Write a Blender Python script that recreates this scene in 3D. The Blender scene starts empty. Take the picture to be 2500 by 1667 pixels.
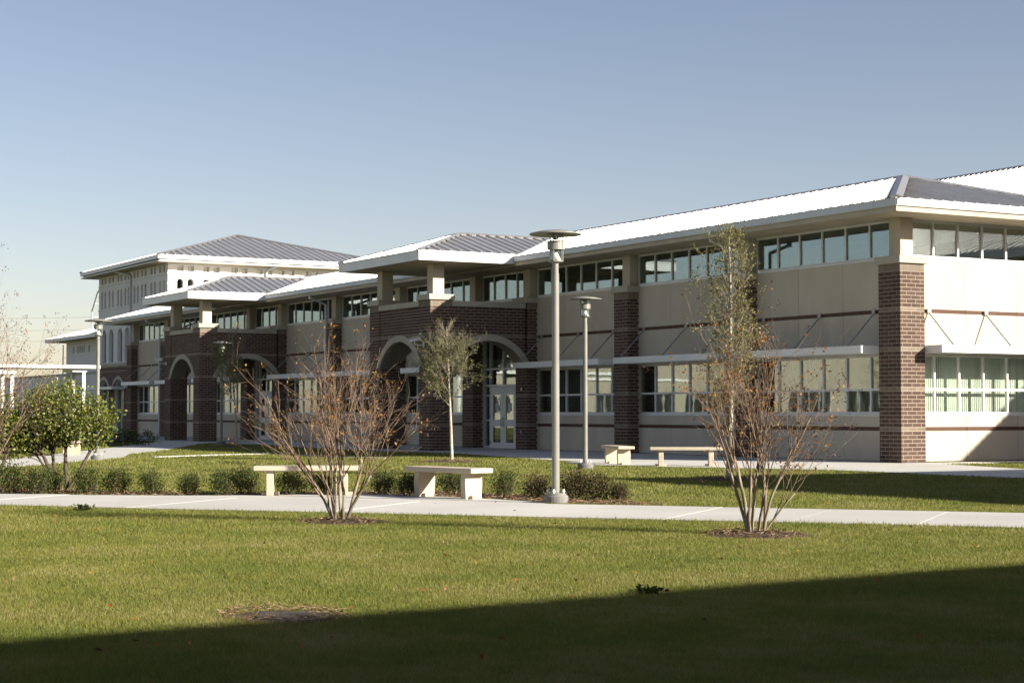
import bpy, math, random
import numpy as np
from mathutils import Vector, Matrix
from mathutils.geometry import tessellate_polygon
R = math.radians
SC = bpy.context.scene
COL = SC.collection

# ------------------------------------------------------------------ camera
cam_d = bpy.data.cameras.new('camera')
cam = bpy.data.objects.new('camera', cam_d); COL.objects.link(cam)
CAM = Vector((34.214, -30.763, 1.275))
cam.location = CAM
cam.rotation_euler = (R(90 + 2.3035), 0, R(150.385 - 90))
cam_d.sensor_fit = 'HORIZONTAL'; cam_d.angle = R(32.1485)
cam_d.clip_start = 0.1; cam_d.clip_end = 6000
SC.camera = cam
# ------------------------------------------------------------------ world and sun
SUN = Vector((1.0, 0.645, 0.464)).normalized()
SUN_EL = math.asin(SUN.z); SUN_AZ = math.atan2(SUN.x, SUN.y)
w = bpy.data.worlds.new('World'); SC.world = w; w.use_nodes = True
wt = w.node_tree; bg = wt.nodes['Background']
sky = wt.nodes.new('ShaderNodeTexSky'); sky.sky_type = 'NISHITA'; sky.sun_disc = False
sky.sun_elevation = SUN_EL; sky.sun_rotation = SUN_AZ
sky.altitude = 0; sky.air_density = 0.8; sky.dust_density = 0.7; sky.ozone_density = 0.0
tint = wt.nodes.new('ShaderNodeMix'); tint.data_type = 'RGBA'; tint.blend_type = 'MULTIPLY'; tint.inputs[0].default_value = 1.0
tint.inputs[7].default_value = (0.97, 0.862, 0.855, 1)      # greyer, less saturated winter air
wt.links.new(sky.outputs[0], tint.inputs[6]); wt.links.new(tint.outputs[2], bg.inputs[0]); bg.inputs[1].default_value = 0.053
sl = bpy.data.lights.new('sun', 'SUN'); sl.energy = 4.2; sl.angle = R(0.53); sl.color = (1.0, 0.93, 0.82)
so = bpy.data.objects.new('sun', sl); COL.objects.link(so)
so.rotation_euler = (-SUN).to_track_quat('-Z', 'Y').to_euler()
SC.view_settings.view_transform = 'Standard'; SC.view_settings.look = 'None'
SC.view_settings.exposure = 1.5; SC.view_settings.gamma = 1.0
SC.view_settings.use_curve_mapping = False
try:
    SC.cycles.max_bounces = 8; SC.cycles.transparent_max_bounces = 12
    SC.cycles.sample_clamp_indirect = 6.0
except Exception: pass

# ------------------------------------------------------------------ materials
def mat_new(name):
    m = bpy.data.materials.new(name); m.use_nodes = True
    nt = m.node_tree; b = nt.nodes['Principled BSDF']
    return m, nt, b
def setc(b, k, v):
    if k in b.inputs: b.inputs[k].default_value = v
def surf(name, col, col2=None, scale=3.0, rough=0.7, metal=0.0, bump=0.0, bscale=60.0, vary=0.0, spec=0.4, island=False, detail=6.0, stretch=None):
    """principled with noise colour variation, optional per-object variation and bump"""
    m, nt, b = mat_new(name); L = nt.links.new
    setc(b, 'Roughness', rough); setc(b, 'Metallic', metal); setc(b, 'Specular IOR Level', spec)
    tc = nt.nodes.new('ShaderNodeTexCoord'); src = tc.outputs['Object']
    if stretch:
        mp = nt.nodes.new('ShaderNodeMapping'); mp.inputs['Scale'].default_value = stretch
        L(src, mp.inputs['Vector']); src = mp.outputs[0]
    n = nt.nodes.new('ShaderNodeTexNoise'); n.inputs['Scale'].default_value = scale; n.inputs['Detail'].default_value = detail
    L(src, n.inputs['Vector'])
    mx = nt.nodes.new('ShaderNodeMix'); mx.data_type = 'RGBA'
    c2 = col2 if col2 else tuple(c * 0.82 for c in col)
    mx.inputs[6].default_value = (*col, 1); mx.inputs[7].default_value = (*c2, 1)
    rr = nt.nodes.new('ShaderNodeMapRange'); rr.inputs[1].default_value = 0.35; rr.inputs[2].default_value = 0.65
    L(n.outputs[0], rr.inputs[0]); L(rr.outputs[0], mx.inputs[0])
    out = mx.outputs[2]
    if vary > 0:
        oi = nt.nodes.new('ShaderNodeObjectInfo'); rnd = oi.outputs['Random']
        if island:
            ge = nt.nodes.new('ShaderNodeNewGeometry')
            ad = nt.nodes.new('ShaderNodeMath'); ad.operation = 'ADD'
            L(rnd, ad.inputs[0]); L(ge.outputs['Random Per Island'], ad.inputs[1])
            fr = nt.nodes.new('ShaderNodeMath'); fr.operation = 'FRACT'; L(ad.outputs[0], fr.inputs[0]); rnd = fr.outputs[0]
        hs = nt.nodes.new('ShaderNodeHueSaturation')
        mr = nt.nodes.new('ShaderNodeMapRange'); mr.inputs[3].default_value = 1 - vary; mr.inputs[4].default_value = 1 + vary
        L(rnd, mr.inputs[0]); L(mr.outputs[0], hs.inputs['Value']); L(out, hs.inputs['Color']); out = hs.outputs[0]
    L(out, b.inputs['Base Color'])
    if bump > 0:
        n2 = nt.nodes.new('ShaderNodeTexNoise'); n2.inputs['Scale'].default_value = bscale; n2.inputs['Detail'].default_value = 4
        L(src, n2.inputs['Vector'])
        bp = nt.nodes.new('ShaderNodeBump'); bp.inputs['Strength'].default_value = bump; bp.inputs['Distance'].default_value = 0.01
        L(n2.outputs[0], bp.inputs['Height']); L(bp.outputs[0], b.inputs['Normal'])
    return m
def leafmat(name, cols, rough=0.45, trans=0.35, spec=0.4):
    """leaf colours picked per leaf"""
    m, nt, b = mat_new(name); L = nt.links.new
    ge = nt.nodes.new('ShaderNodeNewGeometry'); oi = nt.nodes.new('ShaderNodeObjectInfo')
    cr = nt.nodes.new('ShaderNodeValToRGB'); e = cr.color_ramp.elements
    while len(e) < len(cols): e.new(0.5)
    for i, c in enumerate(cols):
        e[i].position = i / max(1, len(cols) - 1); e[i].color = (*c, 1)
    L(ge.outputs['Random Per Island'], cr.inputs[0])
    L(cr.outputs[0], b.inputs['Base Color']); setc(b, 'Roughness', rough); setc(b, 'Specular IOR Level', spec)
    tr = nt.nodes.new('ShaderNodeBsdfTranslucent'); L(cr.outputs[0], tr.inputs[0])
    mx = nt.nodes.new('ShaderNodeMixShader'); mx.inputs[0].default_value = trans
    L(b.outputs[0], mx.inputs[1]); L(tr.outputs[0], mx.inputs[2])
    L(mx.outputs[0], nt.nodes['Material Output'].inputs[0])
    return m
def glassmat(name, tint, base=0.10, gain=0.75):
    """tinted reflective window glass: see-through plus mirror by angle"""
    m, nt, b = mat_new(name); L = nt.links.new; nt.nodes.remove(b)
    tr = nt.nodes.new('ShaderNodeBsdfTransparent'); tr.inputs[0].default_value = (*tint, 1)
    gl = nt.nodes.new('ShaderNodeBsdfGlossy'); gl.inputs['Roughness'].default_value = 0.015; gl.inputs[0].default_value = (0.86, 0.90, 0.90, 1)
    n = nt.nodes.new('ShaderNodeTexNoise'); n.inputs['Scale'].default_value = 1.3
    tc = nt.nodes.new('ShaderNodeTexCoord'); L(tc.outputs['Object'], n.inputs['Vector'])
    bp = nt.nodes.new('ShaderNodeBump'); bp.inputs['Strength'].default_value = 0.008; bp.inputs['Distance'].default_value = 0.1
    L(n.outputs[0], bp.inputs['Height']); L(bp.outputs[0], gl.inputs['Normal'])
    fr = nt.nodes.new('ShaderNodeFresnel'); fr.inputs[0].default_value = 1.6
    ma = nt.nodes.new('ShaderNodeMath'); ma.operation = 'MULTIPLY_ADD'; ma.inputs[1].default_value = gain; ma.inputs[2].default_value = base
    ma.use_clamp = True
    L(fr.outputs[0], ma.inputs[0])
    mx = nt.nodes.new('ShaderNodeMixShader'); L(ma.outputs[0], mx.inputs[0]); L(tr.outputs[0], mx.inputs[1]); L(gl.outputs[0], mx.inputs[2])
    L(mx.outputs[0], nt.nodes['Material Output'].inputs[0])
    return m

M = {}
M['stucco'] = surf('stucco', (0.525, 0.47, 0.38), (0.475, 0.42, 0.335), 1.6, 0.85, bump=0.12, bscale=120, vary=0.045, spec=0.2, stretch=(1, 1, 0.45), detail=10)
M['soffit'] = surf('soffit', (0.50, 0.44, 0.34), None, 1.0, 0.85, spec=0.2)
M['column_stucco'] = surf('column_stucco', (0.50, 0.45, 0.36), (0.47, 0.415, 0.33), 1.3, 0.85, bump=0.1, bscale=120, spec=0.2)
M['brick'] = surf('brick_brown', (0.100, 0.063, 0.046), (0.078, 0.049, 0.036), 6, 0.85, bump=0.25, bscale=90, vary=0.22, spec=0.25, island=True)
M['tan_brick'] = surf('brick_tan', (0.205, 0.168, 0.125), (0.175, 0.142, 0.105), 6, 0.85, bump=0.25, bscale=90, vary=0.10, spec=0.25, island=True)
M['mortar'] = surf('mortar', (0.43, 0.36, 0.285), (0.37, 0.305, 0.24), 9, 0.95, bump=0.2, bscale=150, spec=0.1)
M['band'] = surf('band_brown', (0.115, 0.065, 0.045), None, 5, 0.8, spec=0.2)
M['stone'] = surf('cast_stone', (0.44, 0.405, 0.325), (0.39, 0.355, 0.285), 2.5, 0.85, bump=0.15, bscale=90, vary=0.05, spec=0.2)
M['roof'] = surf('metal_roof', (0.615, 0.60, 0.58), (0.565, 0.55, 0.53), 0.8, 0.40, metal=0.80, vary=0.05)
M['gutter'] = surf('gutter_metal', (0.56, 0.58, 0.59), (0.51, 0.53, 0.54), 0.7, 0.45, metal=0.1, vary=0.05)
M['white_metal'] = surf('white_metal', (0.74, 0.74, 0.72), (0.68, 0.68, 0.66), 1.0, 0.45, vary=0.03)
M['frame'] = surf('window_frame', (0.66, 0.665, 0.65), (0.60, 0.605, 0.59), 2.0, 0.45, metal=0.1)
M['grey_metal'] = surf('grey_metal', (0.33, 0.335, 0.33), None, 3.0, 0.45, metal=0.4)
M['lamp_paint'] = surf('lamp_paint', (0.235, 0.23, 0.20), (0.205, 0.20, 0.175), 4.0, 0.42, metal=0.1)
M['dark_metal'] = surf('dark_metal', (0.06, 0.055, 0.05), None, 3.0, 0.45, metal=0.4)
M['black'] = surf('black_rubber', (0.02, 0.02, 0.02), None, 3.0, 0.6)
M['white'] = surf('white_paint', (0.80, 0.79, 0.76), (0.74, 0.73, 0.70), 1.2, 0.7, vary=0.02, spec=0.2)
M['white_shade'] = surf('white_stucco', (0.74, 0.73, 0.70), (0.69, 0.68, 0.65), 0.4, 0.8, bump=0.08, bscale=60, spec=0.2)
M['bench'] = surf('cast_concrete', (0.50, 0.43, 0.33), (0.46, 0.39, 0.295), 5, 0.8, bump=0.12, bscale=120, vary=0.04, spec=0.2)
M['concrete'] = surf('concrete_walk', (0.55, 0.53, 0.485), (0.485, 0.465, 0.425), 0.55, 0.9, bump=0.15, bscale=45, vary=0.045, spec=0.15, detail=9)
M['footing'] = surf('footing_concrete', (0.24, 0.235, 0.22), (0.17, 0.165, 0.155), 5, 0.9, bump=0.2, bscale=50, spec=0.15)
M['red'] = surf('red_plastic', (0.35, 0.03, 0.025), None, 3, 0.4)
M['paper'] = surf('paper', (0.55, 0.62, 0.58), None, 5, 0.8)
M['blind'] = surf('blind_slat', (0.78, 0.80, 0.70), (0.74, 0.76, 0.66), 2, 0.8, vary=0.05)
M['curtain'] = surf('curtain', (0.17, 0.22, 0.19), None, 2, 0.9)
M['interior'] = surf('interior_wall', (0.22, 0.22, 0.19), None, 1, 0.9)
M['ceiling'] = surf('interior_ceiling', (0.45, 0.46, 0.43), None, 1, 0.9)
M['bark_pale'] = surf('bark_pale', (0.33, 0.28, 0.205), (0.15, 0.12, 0.08), 14, 0.85, bump=0.3, bscale=60, spec=0.2, stretch=(1, 1, 0.25))
M['bark_twig'] = surf('bark_twig', (0.27, 0.195, 0.13), (0.15, 0.095, 0.065), 9, 0.85, spec=0.2)
M['bark_lichen'] = surf('bark_lichen', (0.50, 0.49, 0.43), (0.19, 0.18, 0.13), 16, 0.9, bump=0.3, bscale=50, spec=0.15)
M['bark_dark'] = surf('bark_dark', (0.11, 0.085, 0.06), (0.07, 0.055, 0.04), 12, 0.9, bump=0.3, bscale=50, spec=0.15)
M['bark_oak'] = surf('bark_oak', (0.50, 0.45, 0.36), (0.27, 0.23, 0.17), 18, 0.9, bump=0.3, bscale=50, spec=0.15)
M['oak_twig'] = surf('oak_twig', (0.29, 0.25, 0.18), (0.20, 0.165, 0.115), 9, 0.9, spec=0.15)
M['leaf_autumn'] = leafmat('leaf_autumn', [(0.30, 0.13, 0.02), (0.22, 0.07, 0.02), (0.36, 0.22, 0.04), (0.12, 0.04, 0.025), (0.26, 0.20, 0.05)], 0.5)
M['leaf_olive'] = leafmat('leaf_olive', [(0.13, 0.13, 0.040), (0.21, 0.195, 0.065), (0.085, 0.095, 0.028), (0.27, 0.24, 0.09), (0.14, 0.12, 0.04)], 0.45)
M['leaf_oak'] = leafmat('leaf_oak', [(0.13, 0.15, 0.055), (0.19, 0.20, 0.08), (0.09, 0.11, 0.038), (0.24, 0.23, 0.105), (0.18, 0.13, 0.05)], 0.5)
M['leaf_bush'] = leafmat('leaf_bush', [(0.075, 0.115, 0.016), (0.145, 0.175, 0.026), (0.036, 0.062, 0.010), (0.30, 0.285, 0.055), (0.10, 0.125, 0.018)], 0.42, 0.3, 0.45)
M['leaf_shrub'] = leafmat('leaf_shrub', [(0.032, 0.058, 0.010), (0.060, 0.088, 0.016), (0.020, 0.038, 0.007), (0.105, 0.120, 0.030), (0.11, 0.05, 0.022)], 0.5, 0.22, 0.25)
M['leaf_rusty'] = leafmat('leaf_rusty', [(0.04, 0.048, 0.016), (0.105, 0.065, 0.03), (0.03, 0.04, 0.013), (0.085, 0.075, 0.032), (0.13, 0.08, 0.037)], 0.5, 0.22, 0.22)
M['pod'] = leafmat('seed_pod', [(0.08, 0.04, 0.03), (0.12, 0.06, 0.04), (0.05, 0.03, 0.025)], 0.7, 0.1)
M['straw'] = leafmat('pine_straw', [(0.19, 0.115, 0.06), (0.28, 0.185, 0.10), (0.11, 0.065, 0.038), (0.38, 0.29, 0.18)], 0.8, 0.1, 0.2)
def grass_blade_mat():
    m, nt, b = mat_new('grass_blade'); L = nt.links.new
    ge = nt.nodes.new('ShaderNodeNewGeometry'); tc = nt.nodes.new('ShaderNodeTexCoord')
    n1 = nt.nodes.new('ShaderNodeTexNoise'); n1.inputs['Scale'].default_value = 0.8; n1.inputs['Detail'].default_value = 7
    n2 = nt.nodes.new('ShaderNodeTexNoise'); n2.inputs['Scale'].default_value = 5.0; n2.inputs['Detail'].default_value = 3
    L(tc.outputs['Object'], n1.inputs['Vector']); L(tc.outputs['Object'], n2.inputs['Vector'])
    a = nt.nodes.new('ShaderNodeMath'); a.operation = 'MULTIPLY_ADD'; a.inputs[1].default_value = 0.62
    L(n1.outputs[0], a.inputs[0]); 
    c = nt.nodes.new('ShaderNodeMath'); c.operation = 'MULTIPLY'; c.inputs[1].default_value = 0.30; L(n2.outputs[0], c.inputs[0])
    L(c.outputs[0], a.inputs[2])
    d = nt.nodes.new('ShaderNodeMath'); d.operation = 'MULTIPLY_ADD'; d.inputs[1].default_value = 0.34; L(ge.outputs['Random Per Island'], d.inputs[0]); L(a.outputs[0], d.inputs[2])
    cr = nt.nodes.new('ShaderNodeValToRGB'); e = cr.color_ramp.elements
    cols = [(0.40, (0.105, 0.150, 0.027)), (0.56, (0.188, 0.205, 0.038)), (0.72, (0.250, 0.240, 0.058)), (0.90, (0.38, 0.325, 0.155))]
    while len(e) < len(cols): e.new(0.5)
    for i, (p, q) in enumerate(cols): e[i].position = p; e[i].color = (*q, 1)
    L(d.outputs[0], cr.inputs[0]); L(cr.outputs[0], b.inputs['Base Color'])
    setc(b, 'Roughness', 0.5); setc(b, 'Specular IOR Level', 0.25)
    tr = nt.nodes.new('ShaderNodeBsdfTranslucent'); L(cr.outputs[0], tr.inputs[0])
    mx = nt.nodes.new('ShaderNodeMixShader'); mx.inputs[0].default_value = 0.4
    L(b.outputs[0], mx.inputs[1]); L(tr.outputs[0], mx.inputs[2]); L(mx.outputs[0], nt.nodes['Material Output'].inputs[0])
    return m
M['grass'] = grass_blade_mat()
def lawn_mat():
    m, nt, b = mat_new('lawn'); L = nt.links.new
    tc = nt.nodes.new('ShaderNodeTexCoord')
    n1 = nt.nodes.new('ShaderNodeTexNoise'); n1.inputs['Scale'].default_value = 0.5; n1.inputs['Detail'].default_value = 8
    n2 = nt.nodes.new('ShaderNodeTexNoise'); n2.inputs['Scale'].default_value = 9; n2.inputs['Detail'].default_value = 8
    L(tc.outputs['Object'], n1.inputs['Vector']); L(tc.outputs['Object'], n2.inputs['Vector'])
    ad = nt.nodes.new('ShaderNodeMath'); ad.operation = 'ADD'; L(n1.outputs[0], ad.inputs[0]); L(n2.outputs[0], ad.inputs[1])
    cr = nt.nodes.new('ShaderNodeValToRGB'); e = cr.color_ramp.elements
    cols = [(0.75, (0.045, 0.07, 0.012)), (0.95, (0.08, 0.10, 0.018)), (1.1, (0.125, 0.125, 0.032)), (1.25, (0.20, 0.165, 0.065))]
    while len(e) < len(cols): e.new(0.5)
    mr = nt.nodes.new('ShaderNodeMapRange'); mr.inputs[1].default_value = 0.6; mr.inputs[2].default_value = 1.4
    L(ad.outputs[0], mr.inputs[0])
    for i, (p, q) in enumerate(cols): e[i].position = (p - 0.6) / 0.8; e[i].color = (*q, 1)
    L(mr.outputs[0], cr.inputs[0]); L(cr.outputs[0], b.inputs['Base Color']); setc(b, 'Roughness', 0.9); setc(b, 'Specular IOR Level', 0.1)
    bp = nt.nodes.new('ShaderNodeBump'); bp.inputs['Strength'].default_value = 0.5; bp.inputs['Distance'].default_value = 0.02
    L(n2.outputs[0], bp.inputs['Height']); L(bp.outputs[0], b.inputs['Normal'])
    return m
M['lawn'] = lawn_mat()
M['mulch'] = surf('mulch', (0.115, 0.080, 0.055), (0.06, 0.043, 0.032), 30, 0.95, bump=0.6, bscale=80, spec=0.1)
M['bare'] = surf('bare_soil', (0.06, 0.055, 0.055), (0.11, 0.085, 0.06), 12, 0.95, bump=0.6, bscale=60, spec=0.1)
M['glass'] = glassmat('window_glass', (0.90, 0.945, 0.915), 0.055, 0.6)
M['clere_glass'] = glassmat('clerestory_glass', (0.70, 0.77, 0.76), 0.06, 0.55)
M['end_glass'] = glassmat('end_window_glass', (0.955, 0.98, 0.96), 0.02, 0.38)
M['lens'] = glassmat('lamp_lens', (0.93, 0.95, 0.93), 0.03, 0.5)

# ------------------------------------------------------------------ builders
WLOC = {}
def link(o, parent=None):
    COL.objects.link(o)
    if parent is not None: o.parent = parent
    return o
def thing(name, label, cat, loc=(0, 0, 0), group=None, rz=0.0):
    o = bpy.data.objects.new(name, None); link(o)
    o.location = loc; o.rotation_euler = (0, 0, rz); o['label'] = label; o['category'] = cat
    o.empty_display_size = 0.3
    if group: o['group'] = group
    WLOC[o] = Vector(loc)
    return o
class MB:
    def __init__(s): s.v = []; s.f = []
    def add(s, vs, fs):
        k = len(s.v); s.v += [tuple(p) for p in vs]; s.f += [tuple(i + k for i in f) for f in fs]; return s
    def box(s, x0, x1, y0, y1, z0, z1):
        if x0 > x1: x0, x1 = x1, x0
        if y0 > y1: y0, y1 = y1, y0
        return s.add([(x0, y0, z0), (x1, y0, z0), (x1, y1, z0), (x0, y1, z0), (x0, y0, z1), (x1, y0, z1), (x1, y1, z1), (x0, y1, z1)],
                     [(0, 3, 2, 1), (4, 5, 6, 7), (0, 1, 5, 4), (1, 2, 6, 5), (2, 3, 7, 6), (3, 0, 4, 7)])
    def prism(s, pts, off):
        """closed planar polygon extruded by off"""
        n = len(pts); off = Vector(off); P = [Vector(p) for p in pts]
        nrm = sum(((P[i] - P[0]).cross(P[(i + 1) % n] - P[0]) for i in range(n)), Vector())
        if nrm.dot(off) > 0: P = P[::-1]
        vs = P + [p + off for p in P]
        return s.add(vs, [tuple(range(n)), tuple(range(2 * n - 1, n - 1, -1))] + [(i, i + n, (i + 1) % n + n, (i + 1) % n) for i in range(n)])
    def tube(s, p0, p1, r0, r1=None, n=8, caps=True):
        r1 = r0 if r1 is None else r1
        p0 = Vector(p0); p1 = Vector(p1); d = (p1 - p0)
        if d.length < 1e-6: return s
        d.normalize(); a = d.orthogonal().normalized(); b = d.cross(a)
        vs = []
        for p, r in ((p0, r0), (p1, r1)):
            for i in range(n):
                t = 2 * math.pi * i / n; vs.append(p + a * (r * math.cos(t)) + b * (r * math.sin(t)))
        fs = [(i, (i + 1) % n, (i + 1) % n + n, i + n) for i in range(n)]
        if caps: fs += [tuple(range(n - 1, -1, -1)), tuple(range(n, 2 * n))]
        return s.add(vs, fs)
    def lathe(s, prof, n=24, c=(0, 0, 0)):
        vs = []; m = len(prof)
        for r, z in prof:
            for i in range(n):
                t = 2 * math.pi * i / n; vs.append((c[0] + r * math.cos(t), c[1] + r * math.sin(t), c[2] + z))
        fs = []
        for j in range(m - 1):
            for i in range(n):
                a = j * n + i; b2 = j * n + (i + 1) % n
                fs.append((a, b2, b2 + n, a + n))
        fs.append(tuple(range(n - 1, -1, -1))); fs.append(tuple(range((m - 1) * n, m * n)))
        return s.add(vs, fs)
    def build(s, name, mat, parent=None, root=None, smooth=False):
        me = bpy.data.meshes.new(name)
        off = WLOC.get(root if root is not None else parent, Vector((0, 0, 0)))
        me.from_pydata([(v[0] - off.x, v[1] - off.y, v[2] - off.z) for v in s.v], [], s.f)
        me.materials.append(M[mat] if isinstance(mat, str) else mat)
        if smooth: me.polygons.foreach_set('use_smooth', [True] * len(me.polygons))
        me.update()
        o = bpy.data.objects.new(name, me); link(o, parent); WLOC[o] = off
        return o
def bevel(o, wd=0.006, seg=2):
    b = o.modifiers.new('bevel', 'BEVEL'); b.width = wd; b.segments = seg; b.limit_method = 'ANGLE'; return o
def structure(o, k='structure'):
    o['kind'] = k; return o
def tag(o, label, cat, group=None):
    o['label'] = label; o['category'] = cat
    if group: o['group'] = group
    return o
def copy_thing(src, loc, rz, label=None, name=None):
    r = src.copy(); COL.objects.link(r); r.location = loc; r.rotation_euler = (0, 0, rz)
    if label: r['label'] = label
    def rec(a, b):
        for ch in a.children:
            c = ch.copy(); COL.objects.link(c); c.parent = b; rec(ch, c)
    rec(src, r); return r

def holed_wall(mb, outer, holes, frame, thick):
    """frame(u, z, d) -> 3-D; outer/holes are lists of (u,z); d goes inwards 0..thick"""
    loops = [outer] + holes
    pts = [p for l in loops for p in l]
    tris = tessellate_polygon([[Vector((u, z, 0)) for u, z in l] for l in loops])
    n = len(pts)
    o0 = frame(0, 0, 0); nrm = (frame(1, 0, 0) - o0).cross(frame(0, 1, 0) - o0); outw = o0 - frame(0, 0, 1)
    vs = [frame(u, z, 0) for u, z in pts] + [frame(u, z, thick) for u, z in pts]
    fs = []
    for t in tris:
        a, b, c = [Vector((pts[i][0], pts[i][1], 0)) for i in t]
        s_ = (b - a).cross(c - a).z * (1 if nrm.dot(outw) > 0 else -1)
        t = tuple(t) if s_ > 0 else tuple(reversed(t))
        fs.append(t); fs.append(tuple(i + n for i in reversed(t)))
    k = 0
    for l in loops:
        m = len(l)
        for i in range(m):
            a = k + i; b = k + (i + 1) % m
            fs.append((a, b, b + n, a + n))
        k += m
    mb.add(vs, fs); return mb
def rect(u0, u1, z0, z1): return [(u0, z0), (u1, z0), (u1, z1), (u0, z1)]
def arch_loop(c, half, z0, zs, rise, n=14):
    """opening: jambs from z0 to springing zs, then a segmental/round arch of given rise"""
    Rr = (half * half + rise * rise) / (2 * rise); zc = zs + rise - Rr
    a0 = math.asin(min(1, half / Rr));
    if rise > half: a0 = math.pi - a0
    pts = [(c - half, z0), (c + half, z0)]
    for i in range(n + 1):
        a = a0 - 2 * a0 * i / n
        pts.append((c + Rr * math.sin(a), zc + Rr * math.cos(a)))
    return pts

# ---- standing-seam roof faces: each panel (pan + rib) a piece
def clip_poly(poly, ax, val, keep_less):
    out = []
    for i in range(len(poly)):
        a = poly[i]; b = poly[(i + 1) % len(poly)]
        ia = (a[ax] <= val) if keep_less else (a[ax] >= val); ib = (b[ax] <= val) if keep_less else (b[ax] >= val)
        if ia: out.append(a)
        if ia != ib:
            t = (val - a[ax]) / (b[ax] - a[ax]); out.append((a[0] + t * (b[0] - a[0]), a[1] + t * (b[1] - a[1])))
    return out
def roof_face(parent, corners, pitch, ribh=0.038, ribw=0.03, mat='roof', name='roof_panel', joined=False, root=None):
    P = [Vector(c) for c in corners]
    u = (P[1] - P[0]).normalized(); n = (P[1] - P[0]).cross(P[-1] - P[0]).normalized()
    if n.z < 0: n = -n
    v = n.cross(u)
    if v.z < 0: v = -v
    if u.cross(v).dot(n) < 0: u = -u
    o = P[0]
    poly = [((p - o).dot(u), (p - o).dot(v)) for p in P]
    umin = min(p[0] for p in poly); umax = max(p[0] for p in poly)
    k = int(math.ceil((umax - umin) / pitch)); pitch = (umax - umin) / k
    allmb = MB(); objs = []
    for i in range(k):
        a = umin + i * pitch; b = a + pitch
        q = clip_poly(clip_poly(poly, 0, a, False), 0, b, True)
        q2 = []
        for p in q:
            if not q2 or (abs(p[0] - q2[-1][0]) + abs(p[1] - q2[-1][1])) > 1e-4: q2.append(p)
        if len(q2) > 2 and abs(q2[0][0] - q2[-1][0]) + abs(q2[0][1] - q2[-1][1]) < 1e-4: q2.pop()
        mb = allmb if joined else MB()
        if len(q2) >= 3: mb.prism([o + u * p[0] + v * p[1] for p in q2], n * -0.025)
        ua = a + ribw * 0.5 + 0.002
        vs = []
        for j in range(len(poly)):
            p0 = poly[j]; p1 = poly[(j + 1) % len(poly)]
            if (p0[0] - ua) * (p1[0] - ua) <= 0 and abs(p1[0] - p0[0]) > 1e-6:
                t = (ua - p0[0]) / (p1[0] - p0[0]); vs.append(p0[1] + t * (p1[1] - p0[1]))
        if len(vs) >= 2 and max(vs) - min(vs) > 0.05:
            v0, v1 = min(vs) + 0.01, max(vs) - 0.01
            c = [o + u * (ua + du) + v * vv for du, vv in ((-ribw / 2, v0), (ribw / 2, v0), (ribw / 2, v1), (-ribw / 2, v1))]
            mb.prism([x - n * 0.004 for x in c], n * (ribh + 0.004))
        if not joined and mb.v: objs.append(mb.build(name, mat, parent, root=root))
    if joined: objs.append(allmb.build(name, mat, parent, root=root))
    return objs
def ridge_bar(mb, a, b, wdt=0.28, h=0.05):
    """folded cap along a hip or ridge"""
    a = Vector(a); b = Vector(b); d = (b - a).normalized(); s_ = d.cross(Vector((0, 0, 1))).normalized(); up = s_.cross(d)
    pts = [a - s_ * wdt / 2 + up * (h - 0.05), a + up * (h + 0.02), a + s_ * wdt / 2 + up * (h - 0.05), a - up * 0.05]
    mb.prism(pts, b - a)

# ---- bricks
CH = 0.1016; BL = 0.3048; JT = 0.013
TAN = {8, 18, 28, 38}
rngb = random.Random(5)
def brick_list(length, c0, c1, phase=0.0, blocked=None, start_half=True):
    """(u0,u1,z0,z1,tan) bricks of a running-bond strip"""
    out = []
    for c in range(c0, c1):
        z0 = c * CH + JT / 2; z1 = (c + 1) * CH - JT / 2
        u = phase - (BL / 2 if c % 2 else 0.0) - BL
        while u < length:
            a = max(u + JT / 2, 0.002); b = min(u + BL - JT / 2, length - 0.002)
            segs = [(a, b)] if b - a > 0.03 else []
            if blocked and segs:
                zb = blocked((z0 + z1) / 2)
                if zb:
                    ns = []
                    for (a_, b_) in segs:
                        if b_ <= zb[0] or a_ >= zb[1]: ns.append((a_, b_))
                        else:
                            if a_ < zb[0] - 0.02: ns.append((a_, zb[0]))
                            if b_ > zb[1] + 0.02: ns.append((zb[1], b_))
                    segs = ns
            for a_, b_ in segs: out.append((a_, b_, z0, z1, c in TAN))
            u += BL
    return out
BM = {}
def brick_mesh(lu, dep, mat, axis):
    key = (round(lu, 3), mat, axis)
    if key not in BM:
        mb = MB(); h = CH - JT
        if axis == 'x': mb.box(0, lu, 0, dep, 0, h)
        else: mb.box(0, dep, 0, lu, 0, h)
        me = bpy.data.meshes.new('brick'); me.from_pydata(mb.v, [], mb.f); me.materials.append(M[mat]); me.update(); BM[key] = me
    return BM[key]
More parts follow.
